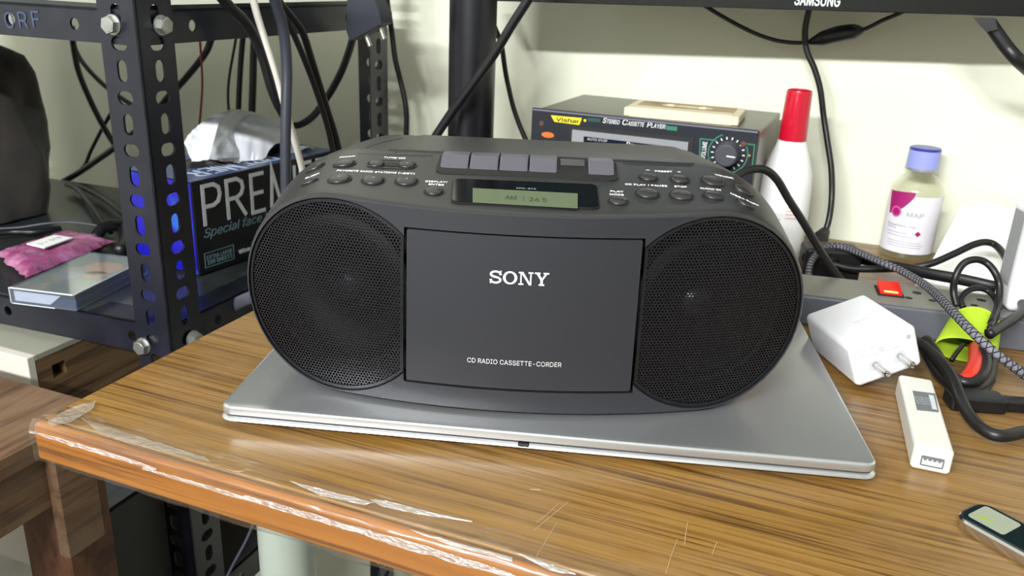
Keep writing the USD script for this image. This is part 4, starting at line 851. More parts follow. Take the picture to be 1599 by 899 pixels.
obj('glass', moved(lathe([(0, .0005), (.0225, 0), (.0255, .0022), (mr, .005), (mr, .070), (.0248, .076), (.0195, .0835), (.0135, .0880), (.0128, .0925), (.0, .0925)], 48), mbm), 'glass', med, 50)
lab = obj('label', wrap(sbox(-.034, .0085, .036, .0688), .0002, MB_, mr+.0001), 'label', med, 60, 'white paper label')
def cyl(px, py, P, r):
    d = ray(px, py)[:2]; o = -np.array(P[:2]); a = d@d; b = 2*(d@o); c = o@o-r*r; t_ = (-b-math.sqrt(max(b*b-4*a*c, 0)))/(2*a); q = EYE+t_*ray(px, py)
    th = math.atan2(q[1]-P[1], q[0]-P[0])-math.atan2(-P[1], -P[0]); th = (th+math.pi) % (2*math.pi)-math.pi; return (th*r, q[2]-P[2])
cy = lambda x, y: cyl(x, y, MB_, mr+.0004)
mg = Polygon([cy(1393, 296), cy(1431, 301), cy(1428, 309), cy(1420, 317), cy(1411, 324), cy(1403, 329), cy(1389, 332)])
obj('label_colour', wrap(mg, .0002, MB_, mr+.0003), 'magenta', lab, 60, 'magenta corner of the label')
cc = cy(1399.5, 329.5); obj('label_disc', wrap(Point(*cc).buffer(.0058, quad_segs=10), .0002, MB_, mr+.0005), 'magenta2', lab, 60); obj('label_disc', wrap(Point(*cc).buffer(.0040, quad_segs=10), .0002, MB_, mr+.0007), 'magenta', lab, 60)
a0, z0_ = cy(1415, 338); obj('label_lettering', cat(wrap_text('MAP', a0, a0+.0165, z0_, .0046, MB_, mr+.0004), wrap_text('Suspension Oral', *(lambda p: (p[0], p[0]+.030, p[1]))(cy(1387, 347.5)), .0022, MB_, mr+.0004), wrap_text('100 ml', *(lambda p: (p[0], p[0]+.010, p[1]))(cy(1387, 352)), .0018, MB_, mr+.0004),
    *[wrap(sbox(cy(1386, y_)[0], cy(1386, y_)[1], cy(1386, y_)[0]+w_, cy(1386, y_)[1]+.0007), .0001, MB_, mr+.0004) for y_, w_ in ((358, .022), (363, .026), (372, .034), (376, .036), (380, .034))]), 'greyprint2', lab, False)
obj('label_cross', wrap(Polygon([(cy(1433, 366)[0]+x_*.0026, cy(1433, 366)[1]+y_*.0026) for x_, y_ in ((0, 1.2), (1.2, 0), (0, -1.2), (-1.2, 0))]), .0002, MB_, mr+.0004), 'magenta', lab, False)
cp = obj('cap', moved(lathe([(0, .0930), (.0150, .0930), (.0156, .0945), (.0153, .1130), (0, .1130)], 40), mbm), 'capblue', med, 40, 'pale blue cap')
obj('cap_top', moved(lathe([(0, .1131), (.0153, .1131), (.0152, .1146), (.0142, .1156), (0, .1158)], 40), mbm), 'capdark', cp, 40, 'dark blue cap top')
obj('cap_ring', moved(lathe([(.0148, .0925), (.0158, .0925), (.0158, .0952), (.0148, .0952)], 40), mbm), 'amp_silver', cp, 40)

# ---- monitor, hung over the desk
ML, MR = ov(775, 1.6, .85), ov(1599, 26, .875); mx = unit(MR-ML); my = unit(V-mx*(V@mx)); mz = np.cross(mx, my)
mf = frame(ML, mx, my, mz); LG = plane(1275.5, 8.5, ML, -my); lc = (LG-ML)@mx; MW = 2*lc
mon = thing('monitor', 'black monitor whose bottom bezel shows a white maker name above the desk', 'monitor', ML+mx*lc+mz*.0)
obj('housing', moved(cbox((0, .002, 0), (MW, .028, .40), .003), mf), 'bezel', mon, 30)
obj('bezel', moved(cat(cbox((0, 0, 0), (MW, .0022, .026), .0006), cbox((0, 0, .385), (MW, .0022, .40), .0006), cbox((0, 0, .0262), (.015, .0022, .3848), .0006), cbox((MW-.015, 0, .0262), (MW, .0022, .3848), .0006)), mf), 'bezel', mon, 30)
obj('screen', moved(bx((.0152, .0008, .0262), (MW-.0152, .0018, .3848)), mf), 'screen', mon, False)
La, Lb = plane(1240, 7.3, ML, -my), plane(1311, 10.2, ML, -my)
obj('maker_lettering', lettering('SAMSUNG', La, Lb, -my, .0092, .0004, True), 'logo', mon, False)
obj('back_bracket', moved(bx((lc-.05, .0282, .12), (lc+.05, .128, .22)), mf), 'bezel', mon, False)

# ================================================================ right of the radio
CPp = np.array([0.24419059, 0.54157355, 0.00293203]); CM = np.array([[0.928, -0.124, -0.351], [0.130, 0.991, -0.005], [0.348, -0.041, 0.936]])
CM = np.linalg.qr(CM)[0]*np.sign(np.diag(np.linalg.qr(CM)[1])); CDm = np.array([.04902, .07144, .03230])
chf = np.eye(4); chf[:3, :3] = CM; chf[:3, 3] = CPp
chg = thing('wall_charger', 'white two-pin wall charger lying tilted beside the laptop', 'charger', [CPp[0]+.02, CPp[1]+.03, 0])
obj('body', moved(rbox((0, 0, 0), CDm, .0042), chf), 'white_plastic', chg, 40)
fc = chf@frame([0, 0, 0], [1, 0, 0], [0, 0, 1], [0, -1, 0])           # x along the face, y up, z out of it
for x_ in (.0155, .0335):
    obj('pin', moved(lathe([(0, 0), (.0023, 0), (.0023, .0162), (.0018, .0176), (0, .0182)], 24), fc@frame([x_, .0138, 0], [1, 0, 0], [0, 1, 0], [0, 0, 1])), 'nickel', chg, 40, 'metal plug pin')
    obj('pin_socket', moved(lathe([(.0023, .0), (.0042, .0003), (.0046, 0)], 24), fc@frame([x_, .0138, 0], [1, 0, 0], [0, 1, 0], [0, 0, 1])), 'greyprint', chg, 40)
fz = lambda x_, y_: (fc@np.array([x_, y_, .0001, 1]))[:3]; fn = -CM[:, 1]
obj('rating_print', cat(*[lettering(s, fz(a, y_), fz(b, y_), fn, h_, .0001) for s, a, b, y_, h_ in (('INPUT 100-240V', .014, .032, .0262, .0018), ('OUTPUT 5V 4A', .010, .034, .0205, .0018), ('65W', .006, .011, .0262, .0020), ('CE', .006, .010, .0225, .002))], moved(prism(outline(sbox(.0205, .0225, .0232, .0252), .0005), .0001), fc)), 'greyprint2', chg, False, 'pale grey rating print')
obj('rating_mark', moved(prism(sbox(.0408, .0240, .0438, .0272), .0001), fc), 'greyprint2', chg, False)
tc = chf@frame([0, 0, CDm[2]], [1, 0, 0], [0, 1, 0], [0, 0, 1])
obj('top_lettering', lettering('SUPER', (tc@np.array([.018, .030, 0, 1]))[:3], (tc@np.array([.031, .030, 0, 1]))[:3], CM[:, 2], .0030, .0002), 'greyprint', chg, False)

DA, DB = np.array([.23945, .44328, .0]), np.array([.25988, .43581, 0]); dx = unit(DB-DA); far = (oz(1400, 577, .016)+oz(1455, 581, .016))/2*[1, 1, 0]; dy = np.cross(ZZ, dx)
dyv = unit(far-(DA+DB)/2); dlen = .103
dfm = np.eye(4); dfm[:3, 0], dfm[:3, 1], dfm[:3, 2], dfm[:3, 3] = dx, dyv, ZZ, DA; dw_ = np.linalg.norm(DB-DA)
dn = thing('usb_dongle', 'white usb adapter stick with a grey sticker lying in front of the charger', 'usb stick', (DA+DB)/2+dyv*dlen/2)
obj('body', moved(rbox((0, 0, 0), (dw_, dlen, .0160), .0026), dfm), 'dongle', dn, 40)
ef = frame(DA, dx, ZZ, -np.cross(ZZ, dx)*1.0); ef[:3, 2] = unit(np.cross(dx, ZZ))
uo = rrect(.0048, .0040, .0172, .0104, .0006)
obj('usb_port', moved(prism(outline(uo, .0007), .0006), ef@frame([0, 0, .0001], [1, 0, 0], [0, 1, 0], [0, 0, 1])), 'sticker', dn, False, 'grey metal usb socket')
obj('port_opening', moved(prism(uo.buffer(-.0006), .0004), ef@frame([0, 0, -.0001], [1, 0, 0], [0, 1, 0], [0, 0, 1])), 'greyprint', dn, False)
obj('contact', moved(cat(*[prism(sbox(.0062+k*.0026, .0078, .0078+k*.0026, .0095), .0006) for k in range(4)], prism(sbox(.0056, .0089, .0164, .0096), .0007)), ef@frame([0, 0, .0001], [1, 0, 0], [0, 1, 0], [0, 0, 1])), 'sticker', dn, False)
sk = [oz(*p, .0161) for p in ((1425, 610), (1460, 614.5), (1466, 643.5), (1432, 640))]; P = np.mean(sk, 0); x = unit(sk[1]-sk[0])
skp = Polygon([((k-P)@x, (k-P)@np.cross(ZZ, x)) for k in sk]); stk = obj('sticker', on_plane(skp, P, x, ZZ, .0002), 'sticker', dn, False, 'grey information sticker')
b = skp.bounds
obj('sticker_patch', on_plane(affinity.rotate(sbox(b[2]-.0058, b[1]+.004, b[2]-.0028, b[3]-.0035), -6), P+ZZ*.0002, x, ZZ, .0001), 'greyprint', stk, False)
obj('sticker_lettering', cat(*[lettering('5V 0.5A 2.4G', P+x*(b[0]+.002)+np.cross(ZZ, x)*y_+ZZ*.0002, P+x*(b[2]-.0052)+np.cross(ZZ, x)*y_+ZZ*.0002, ZZ, .0014, .0001) for y_ in (.0042, .0012, -.0018, -.0048)]), 'greyprint2', stk, False)

# gadget at the lower right corner
g0, g1, g2 = oz(1486, 824, .0), oz(1599, 888, .0), oz(1523, 803, .008)
gx = unit(g1-g0); gy = np.cross(ZZ, gx); GW = .0275
gad = thing('pocket_gadget', 'glossy black pocket gadget with chrome edges at the front right of the desk', 'gadget', g0+gx*.05+gy*GW/2)
gp_ = rrect(0, 0, .105, GW, .0095, 8); gf = frame(g0-gx*.002, gx, gy, ZZ)
obj('body', moved(slab(gp_, [(0, .0022), (.0012, .0004), (.0030, 0), (.0062, .0002), (.0074, .0012)]), gf), 'chrome', gad, 30, 'chrome edge')
obj('face', moved(slab(gp_.buffer(-.0014), [(.0073, 0), (.0080, .0004), (.0083, .0014)]), gf), 'gadget', gad, 25, 'glossy black face')
gw_ = obj('window', moved(prism(rrect(.0055, .0050, .0250, GW-.0050, .002), .0002), gf@frame([0, 0, .0083], [1, 0, 0], [0, 1, 0], [0, 0, 1])), 'gadget_win', gad, False, 'pale square window')
obj('window_mark', moved(prism(affinity.rotate(ell(.0125, .0100, .0045, .0013), 14), .0001), gf@frame([0, 0, .0085], [1, 0, 0], [0, 1, 0], [0, 0, 1])), 'gadget_leaf', gw_, False)

# power strip
SA, SB = oz(1384, 476, .026), oz(1479, 487, .026); sx_ = unit(SB-SA); sy_ = np.cross(ZZ, sx_); s0_ = SA-sx_*.085-ZZ*.026; sfm = frame(s0_, sx_, sy_, ZZ); SL, SD = .36, .060
strp = thing('power_strip', 'grey power strip with a lit red switch behind the charger', 'power strip', s0_+sx_*SL/2+sy_*SD/2)
obj('body', moved(rbox((0, 0, 0), (SL, SD, .0258), .0022), sfm), 'strip', strp, 40)
obj('top_plate', moved(prism(rrect(.003, .003, SL-.003, SD-.003, .002), .0006), sfm@frame([0, 0, .0256], [1, 0, 0], [0, 1, 0], [0, 0, 1])), 'strip_top', strp, False, 'lighter grey top')
q = [(oz(x_, y_, .0262)-s0_) for x_, y_ in ((1373, 445), (1400, 447), (1404, 467), (1376, 464))]; sw = np.mean(q, 0); cxs, cys = sw@sx_, sw@sy_
obj('switch_frame', moved(cbox((cxs-.0105, cys-.0125, .0258), (cxs+.0105, cys+.0125, .0272), .0004), sfm), 'black', strp, False)
s_ = obj('switch', moved(hull([(cxs+a*.0085, cys+b_*.0105, z_) for a in (-1, 1) for b_, z_ in ((-1, .0264), (-1, .0286), (0, .0292), (1, .0322), (1, .0264))]), sfm), 'switch', strp, False, 'lit red rocker switch')
obj('switch_glow', moved(cbox((cxs-.0055, cys-.0096, .0280), (cxs+.0055, cys-.0022, .0293), .0002), sfm), 'switch_hot', s_, False, 'glowing lamp of the switch')
for k in range(3):
    cxk = .245+k*.045 if k else .205
    for dx_, dy_, r_ in ((-.009, -.006, .003), (.009, -.006, .003), (0, .010, .0038)):
        obj('socket_hole', moved(lathe([(0, .0263), (r_, .0263), (r_, .0258)], 16), sfm@frame([.115+k*.05+dx_, SD/2+dy_, 0], [1, 0, 0], [0, 1, 0], [0, 0, 1])), 'black', strp, False)
# white adapter plugged in at the right edge, card and paper behind
AQ = oz(1571, 487, .0264)
adp = thing('white_adapter', 'white box adapter standing on the power strip at the right edge', 'adapter', AQ)
adm = frame(AQ, unit(U*.9+V*.25), np.cross(ZZ, unit(U*.9+V*.25)), ZZ)
obj('body', moved(rbox((.0, .0, .0002), (.052, .030, .086), .005), adm), 'white_plastic', adp, 40)
obj('side_plate', moved(rbox((-.0008, .006, .020), (.0005, .024, .080), .0004), adm), 'boxgrey', adp, 30, 'grey side plate')
ppr = thing('paper_sheet', 'white sheet of paper leaning against the wall behind the cables', 'paper', oz(1500, 430, 0))
def sheet(c00, c10, c11, c01, bow, th=.0005, n=10):
    s, t_ = np.meshgrid(np.linspace(0, 1, n), np.linspace(0, 1, n), indexing='ij'); P = ((1-s)*(1-t_))[..., None]*c00+(s*(1-t_))[..., None]*c10+(s*t_)[..., None]*c11+((1-s)*t_)[..., None]*c01
    P = P+V*(bow*np.sin(np.pi*t_)*(.6+.4*np.cos(3*s)))[..., None]; i, j = np.meshgrid(np.arange(n-1), np.arange(n-1), indexing='ij'); q = i*n+j
    f = np.stack([q, q+n, q+n+1, q+1], -1).reshape(-1, 4); f = np.vstack([f[:, [0, 1, 2]], f[:, [0, 2, 3]]]); a = P.reshape(-1, 3)
    return cat(trimesh.Trimesh(a, f, process=False), trimesh.Trimesh(a+V*th, f[:, ::-1], process=False))
b0 = oz(1428, 446, .0006); b1 = b0+U*.155+V*.01
obj('sheet', sheet(b0, b1, ov(1700, 352, .988), ov(1530, 313, .988), -.006), 'paper', ppr, True)
obj('sheet_fold', sheet(b0+U*.004+V*.006, b0+U*.10+V*.012, ov(1600, 335, .992), ov(1502, 318, .992), -.003), 'paper', ppr, True)
# ================================================================ cables
def thing_mesh(name, label, cat_, mesh, m_, group=None, smooth=True):
    lo = mesh.bounds.mean(0); t_ = thing(name, label, cat_, lo, group); 
    return t_, lo
def cable(label, pts, r, m_='cable', v=None, name='cable', ends=None, sides=10, group=None, cat_='cable', flat=None):
    """pts: (x, y) at the wall distance v, or (x, y, v); ends: extra parts [(part name, mesh, material)]"""
    P = [ov(p[0], p[1], p[2] if len(p) > 2 else v) for p in pts]
    return cable3(label, P, r, m_, name, ends, sides, group, cat_, flat)
def cable3(label, P, r, m_='cable', name='cable', ends=None, sides=10, group=None, cat_='cable', flat=None):
    mesh = sweep(P, r, sides, 7, flat); base = np.mean(P, 0)
    t_ = thing(name, label, cat_, base, group)
    obj('cord', mesh, m_, t_, True)
    for n_, q, mm in ends or (): obj(n_, q, mm, t_, 35)
    return t_
def zc_(pts): return [oz(x, y, z) for x, y, z in pts]
def uz_(u, pts): return [ou(x, y, u) for x, y in pts]
# --- left: hanging behind and through the rack
cable('black cable drooping between the rack post and the wall, leftmost in the upper rack bay', [(112, 40), (114, 68), (122, 110), (140, 155), (160, 195), (182, 230), (205, 262)], .0042, v=.94)
cable('thin black cable branching down to the right behind the front rack post', [(112, 45), (118, 78), (135, 105), (165, 135), (200, 160), (235, 180)], .0034, v=.955)
cable('thin grey cable crossing behind the rack post to the shelf rear edge', [(176, 172), (160, 200), (142, 235), (132, 258), (112, 276), (98, 284)], .0028, v=.95)
cable('thick black cable rising right from the shelf rear edge behind the front post', [(98, 284, .915), (125, 268), (160, 244), (190, 222), (232, 188), (262, 152), (290, 122), (320, 84), (330, 60)], .0046, v=.93)
cable('dark cable sagging from the left edge to the rear edge of the shelf', [(-12, 246), (12, 252), (38, 265), (66, 280), (92, 288), (110, 286)], .0040, v=.925)
cable3('black cable lying on the shelf between the rear edge and the post', zc_([(104, 287, SC+.006), (122, 296, SC+.006), (140, 318, SC+.006), (156, 342, SC+.006), (172, 362, SC+.006)]), .0034)
cable3('black cable lying on the shelf and running under the post', zc_([(112, 286, SC+.006), (140, 298, SC+.006), (165, 312, SC+.006), (192, 334, SC+.006), (215, 352, SC+.006)]), .0034)
cable3('thin grey wire curving over the pink bag on the shelf', zc_([(-10, 357, SC+.012), (30, 355, SC+.012), (70, 349, SC+.016), (110, 347, SC+.016), (150, 352, SC+.014), (190, 362, SC+.008)]), .0011, 'cable_grey')
cable3('bunched black cable end on the shelf right of the pink bag', zc_([(148, 372, SC+.008), (160, 357, SC+.016), (176, 351, SC+.018), (190, 356, SC+.012), (196, 374, SC+.008), (188, 392, SC+.006)]), .0068)
cable3('dark cable lying left of the pink bag on the shelf', zc_([(-15, 366, SC+.006), (20, 362, SC+.006), (55, 362, SC+.006), (95, 356, SC+.006)]), .0032)
cable('thin red and black wire hanging beside the rack post', [(312, 58), (314, 90), (316, 130), (314, 165), (311, 200), (308, 240)], .0014, 'cable_red', v=.90)
cable('thin black wire hanging left of the two straight cables in the rack', [(370, 52), (364, 85), (358, 120), (356, 150), (358, 182), (362, 230)], .0017, v=.91)
cable('straight black cable hanging in the rack, left of the thicker straight one', [(380, 50), (377, 85), (374, 130), (372, 180), (370, 240)], .0036, v=.92)
cable('thick straight black cable hanging in the rack beside the white cord', [(398, 50), (396, 85), (395, 130), (393, 185), (390, 240)], .0046, v=.92)
cable3('thick black cable bowing across the top right of the rack to the tissue box', uz_(-0.5, [(286, -110), (318, -48), (340, -12), (362, 14), (384, 36), (402, 66), (414, 100), (424, 136), (434, 162), (446, 184), (452, 200)]), .0048)
cable3('white cord slanting down in front of the tissue box', uz_(-0.494, [(366, -120), (380, -62), (392, -15), (402, 25), (418, 75), (432, 120), (444, 165), (456, 205), (470, 256), (476, 285)]), .0032, 'cable_white')
cable3('dark grey cable hanging straight down in front of the tissue box', uz_(-0.484, [(402, -120), (414, -60), (425, -14), (433, 12), (441, 40), (446, 75), (448, 115), (447, 160), (446, 210), (446, 275), (447, 320)]), .0049, 'cable_blue')
cable3('left one of a pair of black cables slanting to the radio', uz_(-0.505, [(404, -70), (420, -25), (434, 8), (450, 36), (468, 75), (486, 120), (500, 160), (512, 200), (522, 245)]), .0030)
cable3('right one of a pair of black cables slanting to the radio', uz_(-0.505, [(410, -74), (424, -28), (436, 2), (455, 26), (472, 50), (484, 85), (498, 130), (511, 172), (522, 206), (532, 246)]), .0036)
# plug with two pins hanging from the rack's back corner
PG = ov(572, 12, .80); pgx = unit(ov(596, 22, .80)-ov(560, 42, .80)); pgn = unit(ov(570, 56, .80)-ov(556, -12, .80)); pgz = np.cross(pgx, pgn)
plug = [('plug_body', hull(np.vstack([PG+pgn*d+pgx*(a*w_)+pgz*(b_*h_) for d, w_, h_ in ((-.028, .010, .009), (-.010, .016, .011), (.014, .022, .013), (.024, .021, .012)) for a in (-1, 1) for b_ in (-1, 1)])), 'cable_blue')]
for s_ in (-1, 1):
    q0_, q1_ = (ov(571, 54, .80), ov(578, 72, .80)) if s_ < 0 else (ov(594, 44, .80), ov(600, 61, .80))
    plug.append(('plug_pin', sweep([q0_, (q0_+q1_)/2, q1_], .0024, 12, 3), 'nickel'))
cable('black two-pin plug and its cord hanging at the back corner of the rack', [(456, 196, .86), (470, 194, .86), (490, 180, .86), (512, 150, .86), (530, 118, .85), (543, 86, .83), (552, 55, .815), (562, 10, .80)], .0042, name='plug_with_cord', ends=plug, cat_='plug')
cable('thin black cable hanging on the wall left of the pole', [(598, -130), (600, -60), (603, -14), (606, 14), (612, 50), (617, 90), (624, 120), (631, 150), (635, 180), (634, 222), (632, 260)], .0034, v=.93)
cable('thick black cable running diagonally in front of the pole', [(905, -140), (868, -72), (838, -22), (822, 4), (800, 38), (772, 84), (742, 126), (712, 166), (690, 198), (668, 232)], .0046, v=.80)
cable('thin black cable hanging behind the pole and coming out on its right', [(752, -14), (762, 16), (774, 46), (783, 70), (789, 110), (795, 140), (804, 175), (820, 216), (836, 246)], .0030, v=.93)
# below the shelf, right of the post
cable('grey flat cable loop hanging under the rack shelf beside the desk edge', [(306, 540, .62), (320, 520, .62), (336, 500, .62), (356, 482, .62), (378, 470, .62), (398, 462, .62)], .0034, 'cable_grey', flat=(1.0, 1.9))
cable('grey thin cable looping under the rack shelf beside the desk edge', [(326, 545, .66), (332, 516, .66), (346, 494, .66), (370, 478, .66), (400, 470, .66)], .0016, 'cable_grey')
# --- right: monitor leads
lens = sweep([ov(1264, 66, .965), ov(1284, 60, .965), ov(1310, 53, .965), ov(1334, 49, .965), ov(1348, 47, .965)], [.003, .0075, .0085, .0075, .003], 14, 6)
cable('black cable with an oval inline lump sagging under the monitor', [(1085, -2), (1112, 16), (1150, 38), (1186, 55), (1222, 65), (1262, 66), (1305, 54), (1346, 47), (1378, 32), (1410, 18), (1430, 2)], .0022, v=.965, ends=[('inline_lump', lens, 'cable')], name='inline_cable')
mp = [('plug_body', sweep([ov(1289, 360, .93), ov(1281, 372, .92), ov(1272, 384, .91)], [.005, .0085, .0080], 12, 6), 'cable')]
cable('black cable dropping from the monitor to the desk beside the red-capped bottle', [(1268, 0, .96), (1262, 20, .96), (1257, 50, .96), (1260, 80, .96), (1272, 108, .96), (1281, 140, .96), (1286, 180, .96), (1292, 220, .955), (1298, 262, .95), (1299, 305, .945), (1295, 340, .935), (1288, 364, .93)], .0031, ends=mp, name='monitor_lead')
tp_ = [('plug_body', hull(np.vstack([ov(x_, y_, v_) for x_, y_ in ((1519, 27), (1554, 28), (1558, 46), (1540, 50), (1530, 40)) for v_ in (.865, .885)])), 'cable')]
cable('thick black cable with a plug hanging from the monitor at the top right', [(1545, 36), (1556, 52), (1572, 74), (1590, 94), (1625, 128, .90), (1668, 190, .93), (1698, 270, .95), (1712, 350, .95)], .0060, v=.875, ends=tp_, name='monitor_plug_cable')
# --- right: on the desk
def cy3(pts): return [oy(*p) for p in pts]
cable3('black mains cable rising from the back of the radio and dropping behind the charger', cy3([(1118, 318, .68), (1138, 288, .685), (1152, 274, .69), (1172, 265, .695), (1194, 265, .70), (1213, 280, .705), (1232, 312, .71), (1255, 348, .715), (1280, 390, .72), (1306, 428, .72), (1328, 458, .715)]), .0034, name='mains_cable')
br = zc_([(1290, 476, .006), (1276, 462, .010), (1264, 440, .016), (1264, 415, .024), (1276, 396, .030), (1296, 385, .034), (1318, 386, .036), (1345, 396, .038), (1378, 410, .040), (1410, 424, .040), (1446, 446, .042), (1478, 476, .044), (1510, 510, .042), (1548, 546, .034), (1585, 574, .024), (1620, 598, .014), (1680, 628, .005), (1750, 640, .004)])
t_ = thing('braided_cable', 'grey black-flecked braided cable crossing over the power strip and lime strap', 'cable', np.mean(br, 0))
obj('cord', sweep(br, .0030, 12, 8), 'braid_a', t_, True)
path = spline(br, 44); tg = np.gradient(path, axis=0); tg /= np.linalg.norm(tg, axis=1, keepdims=True); a_ = np.cross(tg, ZZ); a_ /= np.linalg.norm(a_, axis=1, keepdims=True); b_ = np.cross(tg, a_)
dist = np.r_[0, np.cumsum(np.linalg.norm(np.diff(path, axis=0), axis=1))]
for s_, ph in ((1, 0), (1, math.pi), (-1, 0), (-1, math.pi)):
    th = s_*dist/.0030*2.0+ph; obj('braid_thread', sweep((path+.00296*(np.cos(th)[:, None]*a_+np.sin(th)[:, None]*b_)), .00055, 4, 1), 'braid_b', t_, False)
cable3('black cable arching over the white paper from the plug to the right edge', zc_([(1300, 412, .022), (1330, 419, .020), (1375, 420, .022), (1415, 418, .024), (1452, 412, .030), (1490, 396, .040), (1520, 382, .048), (1540, 378, .050), (1556, 384, .048), (1570, 402, .044), (1582, 430, .040), (1592, 462, .036), (1596, 484, .034), (1580, 500, .032), (1556, 514, .030), (1542, 520, .028)]), .0033, name='arched_cable')
cable3('thin black cable looping upright in front of the white paper', zc_([(1494, 478, .030), (1489, 455, .040), (1492, 432, .052), (1504, 412, .062), (1522, 405, .066), (1540, 410, .064), (1554, 426, .058), (1561, 448, .048), (1558, 478, .036), (1548, 505, .030)]), .0028, name='looped_cable')
cable3('flat black cable lying from the radio plug towards the white adapter', zc_([(1288, 394, .020), (1320, 398, .022), (1360, 408, .024), (1410, 418, .030), (1450, 427, .032), (1500, 436, .034), (1545, 446, .034), (1560, 450, .034)]), .0034, flat=(1, 1.5), name='flat_cable')
cable3('thin black cable bending over the power strip beside the lime strap', zc_([(1504, 480, .030), (1500, 468, .034), (1508, 456, .038), (1524, 450, .040), (1542, 454, .038), (1556, 470, .034), (1556, 492, .031), (1546, 512, .030)]), .0024, name='bent_cable')
cable3('black cable running from the right edge into the lime strap', zc_([(1700, 484, .033), (1655, 478, .034), (1615, 478, .035), (1590, 492, .032), (1566, 508, .031), (1545, 522, .030)]), .0036, name='edge_cable')
thing_ = cable3('black plug and adapter block standing behind the right end of the radio', zc_([(1282, 378, .010), (1276, 392, .014), (1262, 400, .016), (1254, 404, .016)]), .0044, name='plug_block', cat_='plug',
    ends=[('plug_block_body', moved(rbox((-.022, -.014, 0), (.030, .016, .034), .004), frame(oz(1284, 436, 0), unit(U+V*.3), np.cross(ZZ, unit(U+V*.3)), ZZ)), 'cable'), ('plug_block_sleeve', sweep(zc_([(1262, 404, .022), (1276, 396, .024), (1290, 398, .024), (1304, 414, .020)]), [.007, .009, .009, .006], 12, 5), 'cable')])
for k, (a, b) in enumerate((((1284, 458), (1318, 452)), ((1286, 466), (1322, 462)))):
    pass
cable3('dark grey cable stub lying between the radio and the charger', zc_([(1272, 462, .008), (1290, 457, .010), (1308, 456, .010), (1324, 458, .008)]), .0062, 'cable_grey', name='cable_stub')
# lime strap round a coil
VP = oz(1503, 563, 0); vax = unit(oz(1512, 470, 0)-VP); vx = np.cross(vax, ZZ); vx = unit(vx)
def band(rx, rz, cz, y0, y1, th, open_a=0, wob=0, n=44):
    a = np.linspace(0, 2*np.pi, n); prof = []
    for k_, rr in ((0, 0), (1, th)): prof.append(np.c_[(rx+rr)*np.cos(a), cz+(rz+rr)*np.sin(a)])
    ys = np.linspace(y0, y1, 10); pts = []
    for y_ in ys:
        t_ = (y_-y0)/(y1-y0); sc_ = 1.04-.14*t_; zs_ = .60+.42*t_; sh = .004*t_
        for pf_ in (prof[0], prof[1]): pts.append(VP+np.outer(pf_[:, 0]*sc_+sh, vx)+np.outer(np.maximum(pf_[:, 1]*zs_, .0006 if pf_ is prof[1] else .0012), ZZ)+vax*y_)
    pts = np.array(pts).reshape(10, 2, n, 3); f = []; idx = lambda i, s, j: (i*2+s)*n+j
    for i in range(9):
        for j in range(n-1):
            f += [(idx(i, 1, j), idx(i, 1, j+1), idx(i+1, 1, j+1)), (idx(i, 1, j), idx(i+1, 1, j+1), idx(i+1, 1, j)), (idx(i, 0, j), idx(i+1, 0, j+1), idx(i, 0, j+1)), (idx(i, 0, j), idx(i+1, 0, j), idx(i+1, 0, j+1))]
    for j in range(n-1):
        for i in (0, 9): f += [(idx(i, 0, j), idx(i, 0, j+1), idx(i, 1, j+1)), (idx(i, 0, j), idx(i, 1, j+1), idx(i, 1, j))]
    return trimesh.Trimesh(pts.reshape(-1, 3), f, process=False)
strap = thing('cable_strap', 'lime green hook and loop strap round a coil of black cable', 'cable strap', VP+vax*.02)
obj('band', band(.0192, .0150, .0158, -.003, .036, .0018), 'velcro', strap, True)
coil = [zc_([(1440, 538, .010), (1452, 560, .010), (1470, 588, .007), (1494, 606, .006), (1518, 610, .006), (1538, 598, .007), (1548, 576, .010), (1545, 548, .014), (1530, 525, .018)]),
        zc_([(1446, 530, .018), (1462, 552, .016), (1480, 580, .013), (1504, 596, .012), (1528, 592, .013), (1540, 572, .016), (1536, 545, .020)]),
        zc_([(1466, 560, .006), (1480, 596, .005), (1506, 616, .004), (1530, 612, .004), (1546, 592, .005)])]
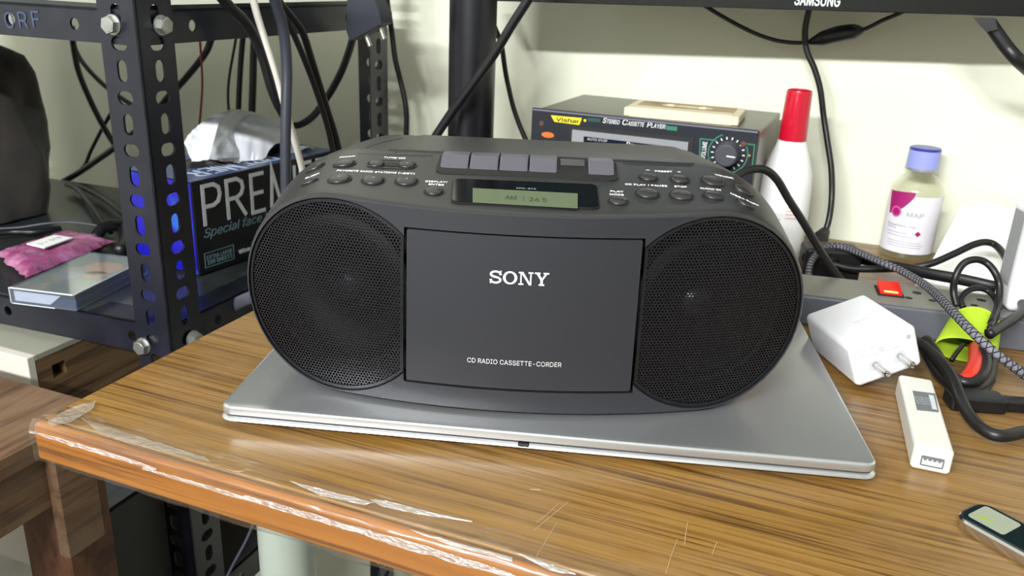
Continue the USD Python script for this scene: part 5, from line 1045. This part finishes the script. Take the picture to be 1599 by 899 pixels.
cl = thing('cable_coil', 'coil of black cable held by the lime strap', 'cable', oz(1500, 590, 0))
for c_ in coil: obj('cord_turn', sweep(c_, .0040, 10, 7), 'cable', cl, True)
obj('cord_tail', sweep(zc_([(1486, 562, .012), (1494, 550, .014), (1504, 538, .016)]), .0018, 8, 6), 'cable', cl, True)
cable3('red sleeved plug sticking out of the lime strap', zc_([(1500, 598, .010), (1509, 592, .0125), (1519, 578, .015), (1524, 560, .016), (1524, 542, .015)]), .0052, 'redplug', name='red_plug', cat_='plug')
cable3('thick black cable curving in front of the coil to the right edge', zc_([(1436, 536, .018), (1450, 546, .018), (1472, 568, .018), (1488, 592, .016), (1500, 622, .012), (1516, 652, .007), (1538, 672, .0055), (1562, 680, .0055), (1590, 676, .0055), (1640, 662, .0055), (1700, 630, .0055), (1760, 606, .0055)]), .0040, name='thick_cable')
UA, UB = oz(1476, 634, 0), oz(1562, 641, 0); ux = unit(UB-UA); uy = np.cross(ZZ, ux); um = frame(UA, ux, uy, ZZ); UL = np.linalg.norm(UB-UA)
up = thing('usb_plug', 'black usb plug and cord lying right of the white usb stick', 'plug', (UA+UB)/2)
obj('plug_body', moved(rbox((.0, -.0085, .0008), (UL, .0085, .0112), .002), um), 'cable', up, 40)
obj('strain_relief', moved(rbox((UL-.002, -.0052, .0016), (UL+.024, .0052, .0100), .002), um), 'cable', up, 40)
obj('cord', sweep([UA+ux*(UL+.022)+ZZ*.0058, UA+ux*(UL+.035)+ZZ*.0052, UA+ux*(UL+.06)-uy*.004+ZZ*.004, UA+ux*(UL+.10)-uy*.002+ZZ*.003, UA+ux*(UL+.14)+uy*.02+ZZ*.003], .0028, 10, 6), 'cable', up, True)
# under the desk
cable('thin grey cable crossing under the desk beside the desk leg', [(340, 930, .50), (362, 885, .50), (386, 840, .50), (400, 805, .50)], .0012, 'cable_grey', name='under_desk_cable')
cable('black cable hanging under the desk right of the leg', [(462, 840, .60), (470, 862, .60), (480, 890, .60), (495, 930, .60)], .0040, name='under_desk_lead')
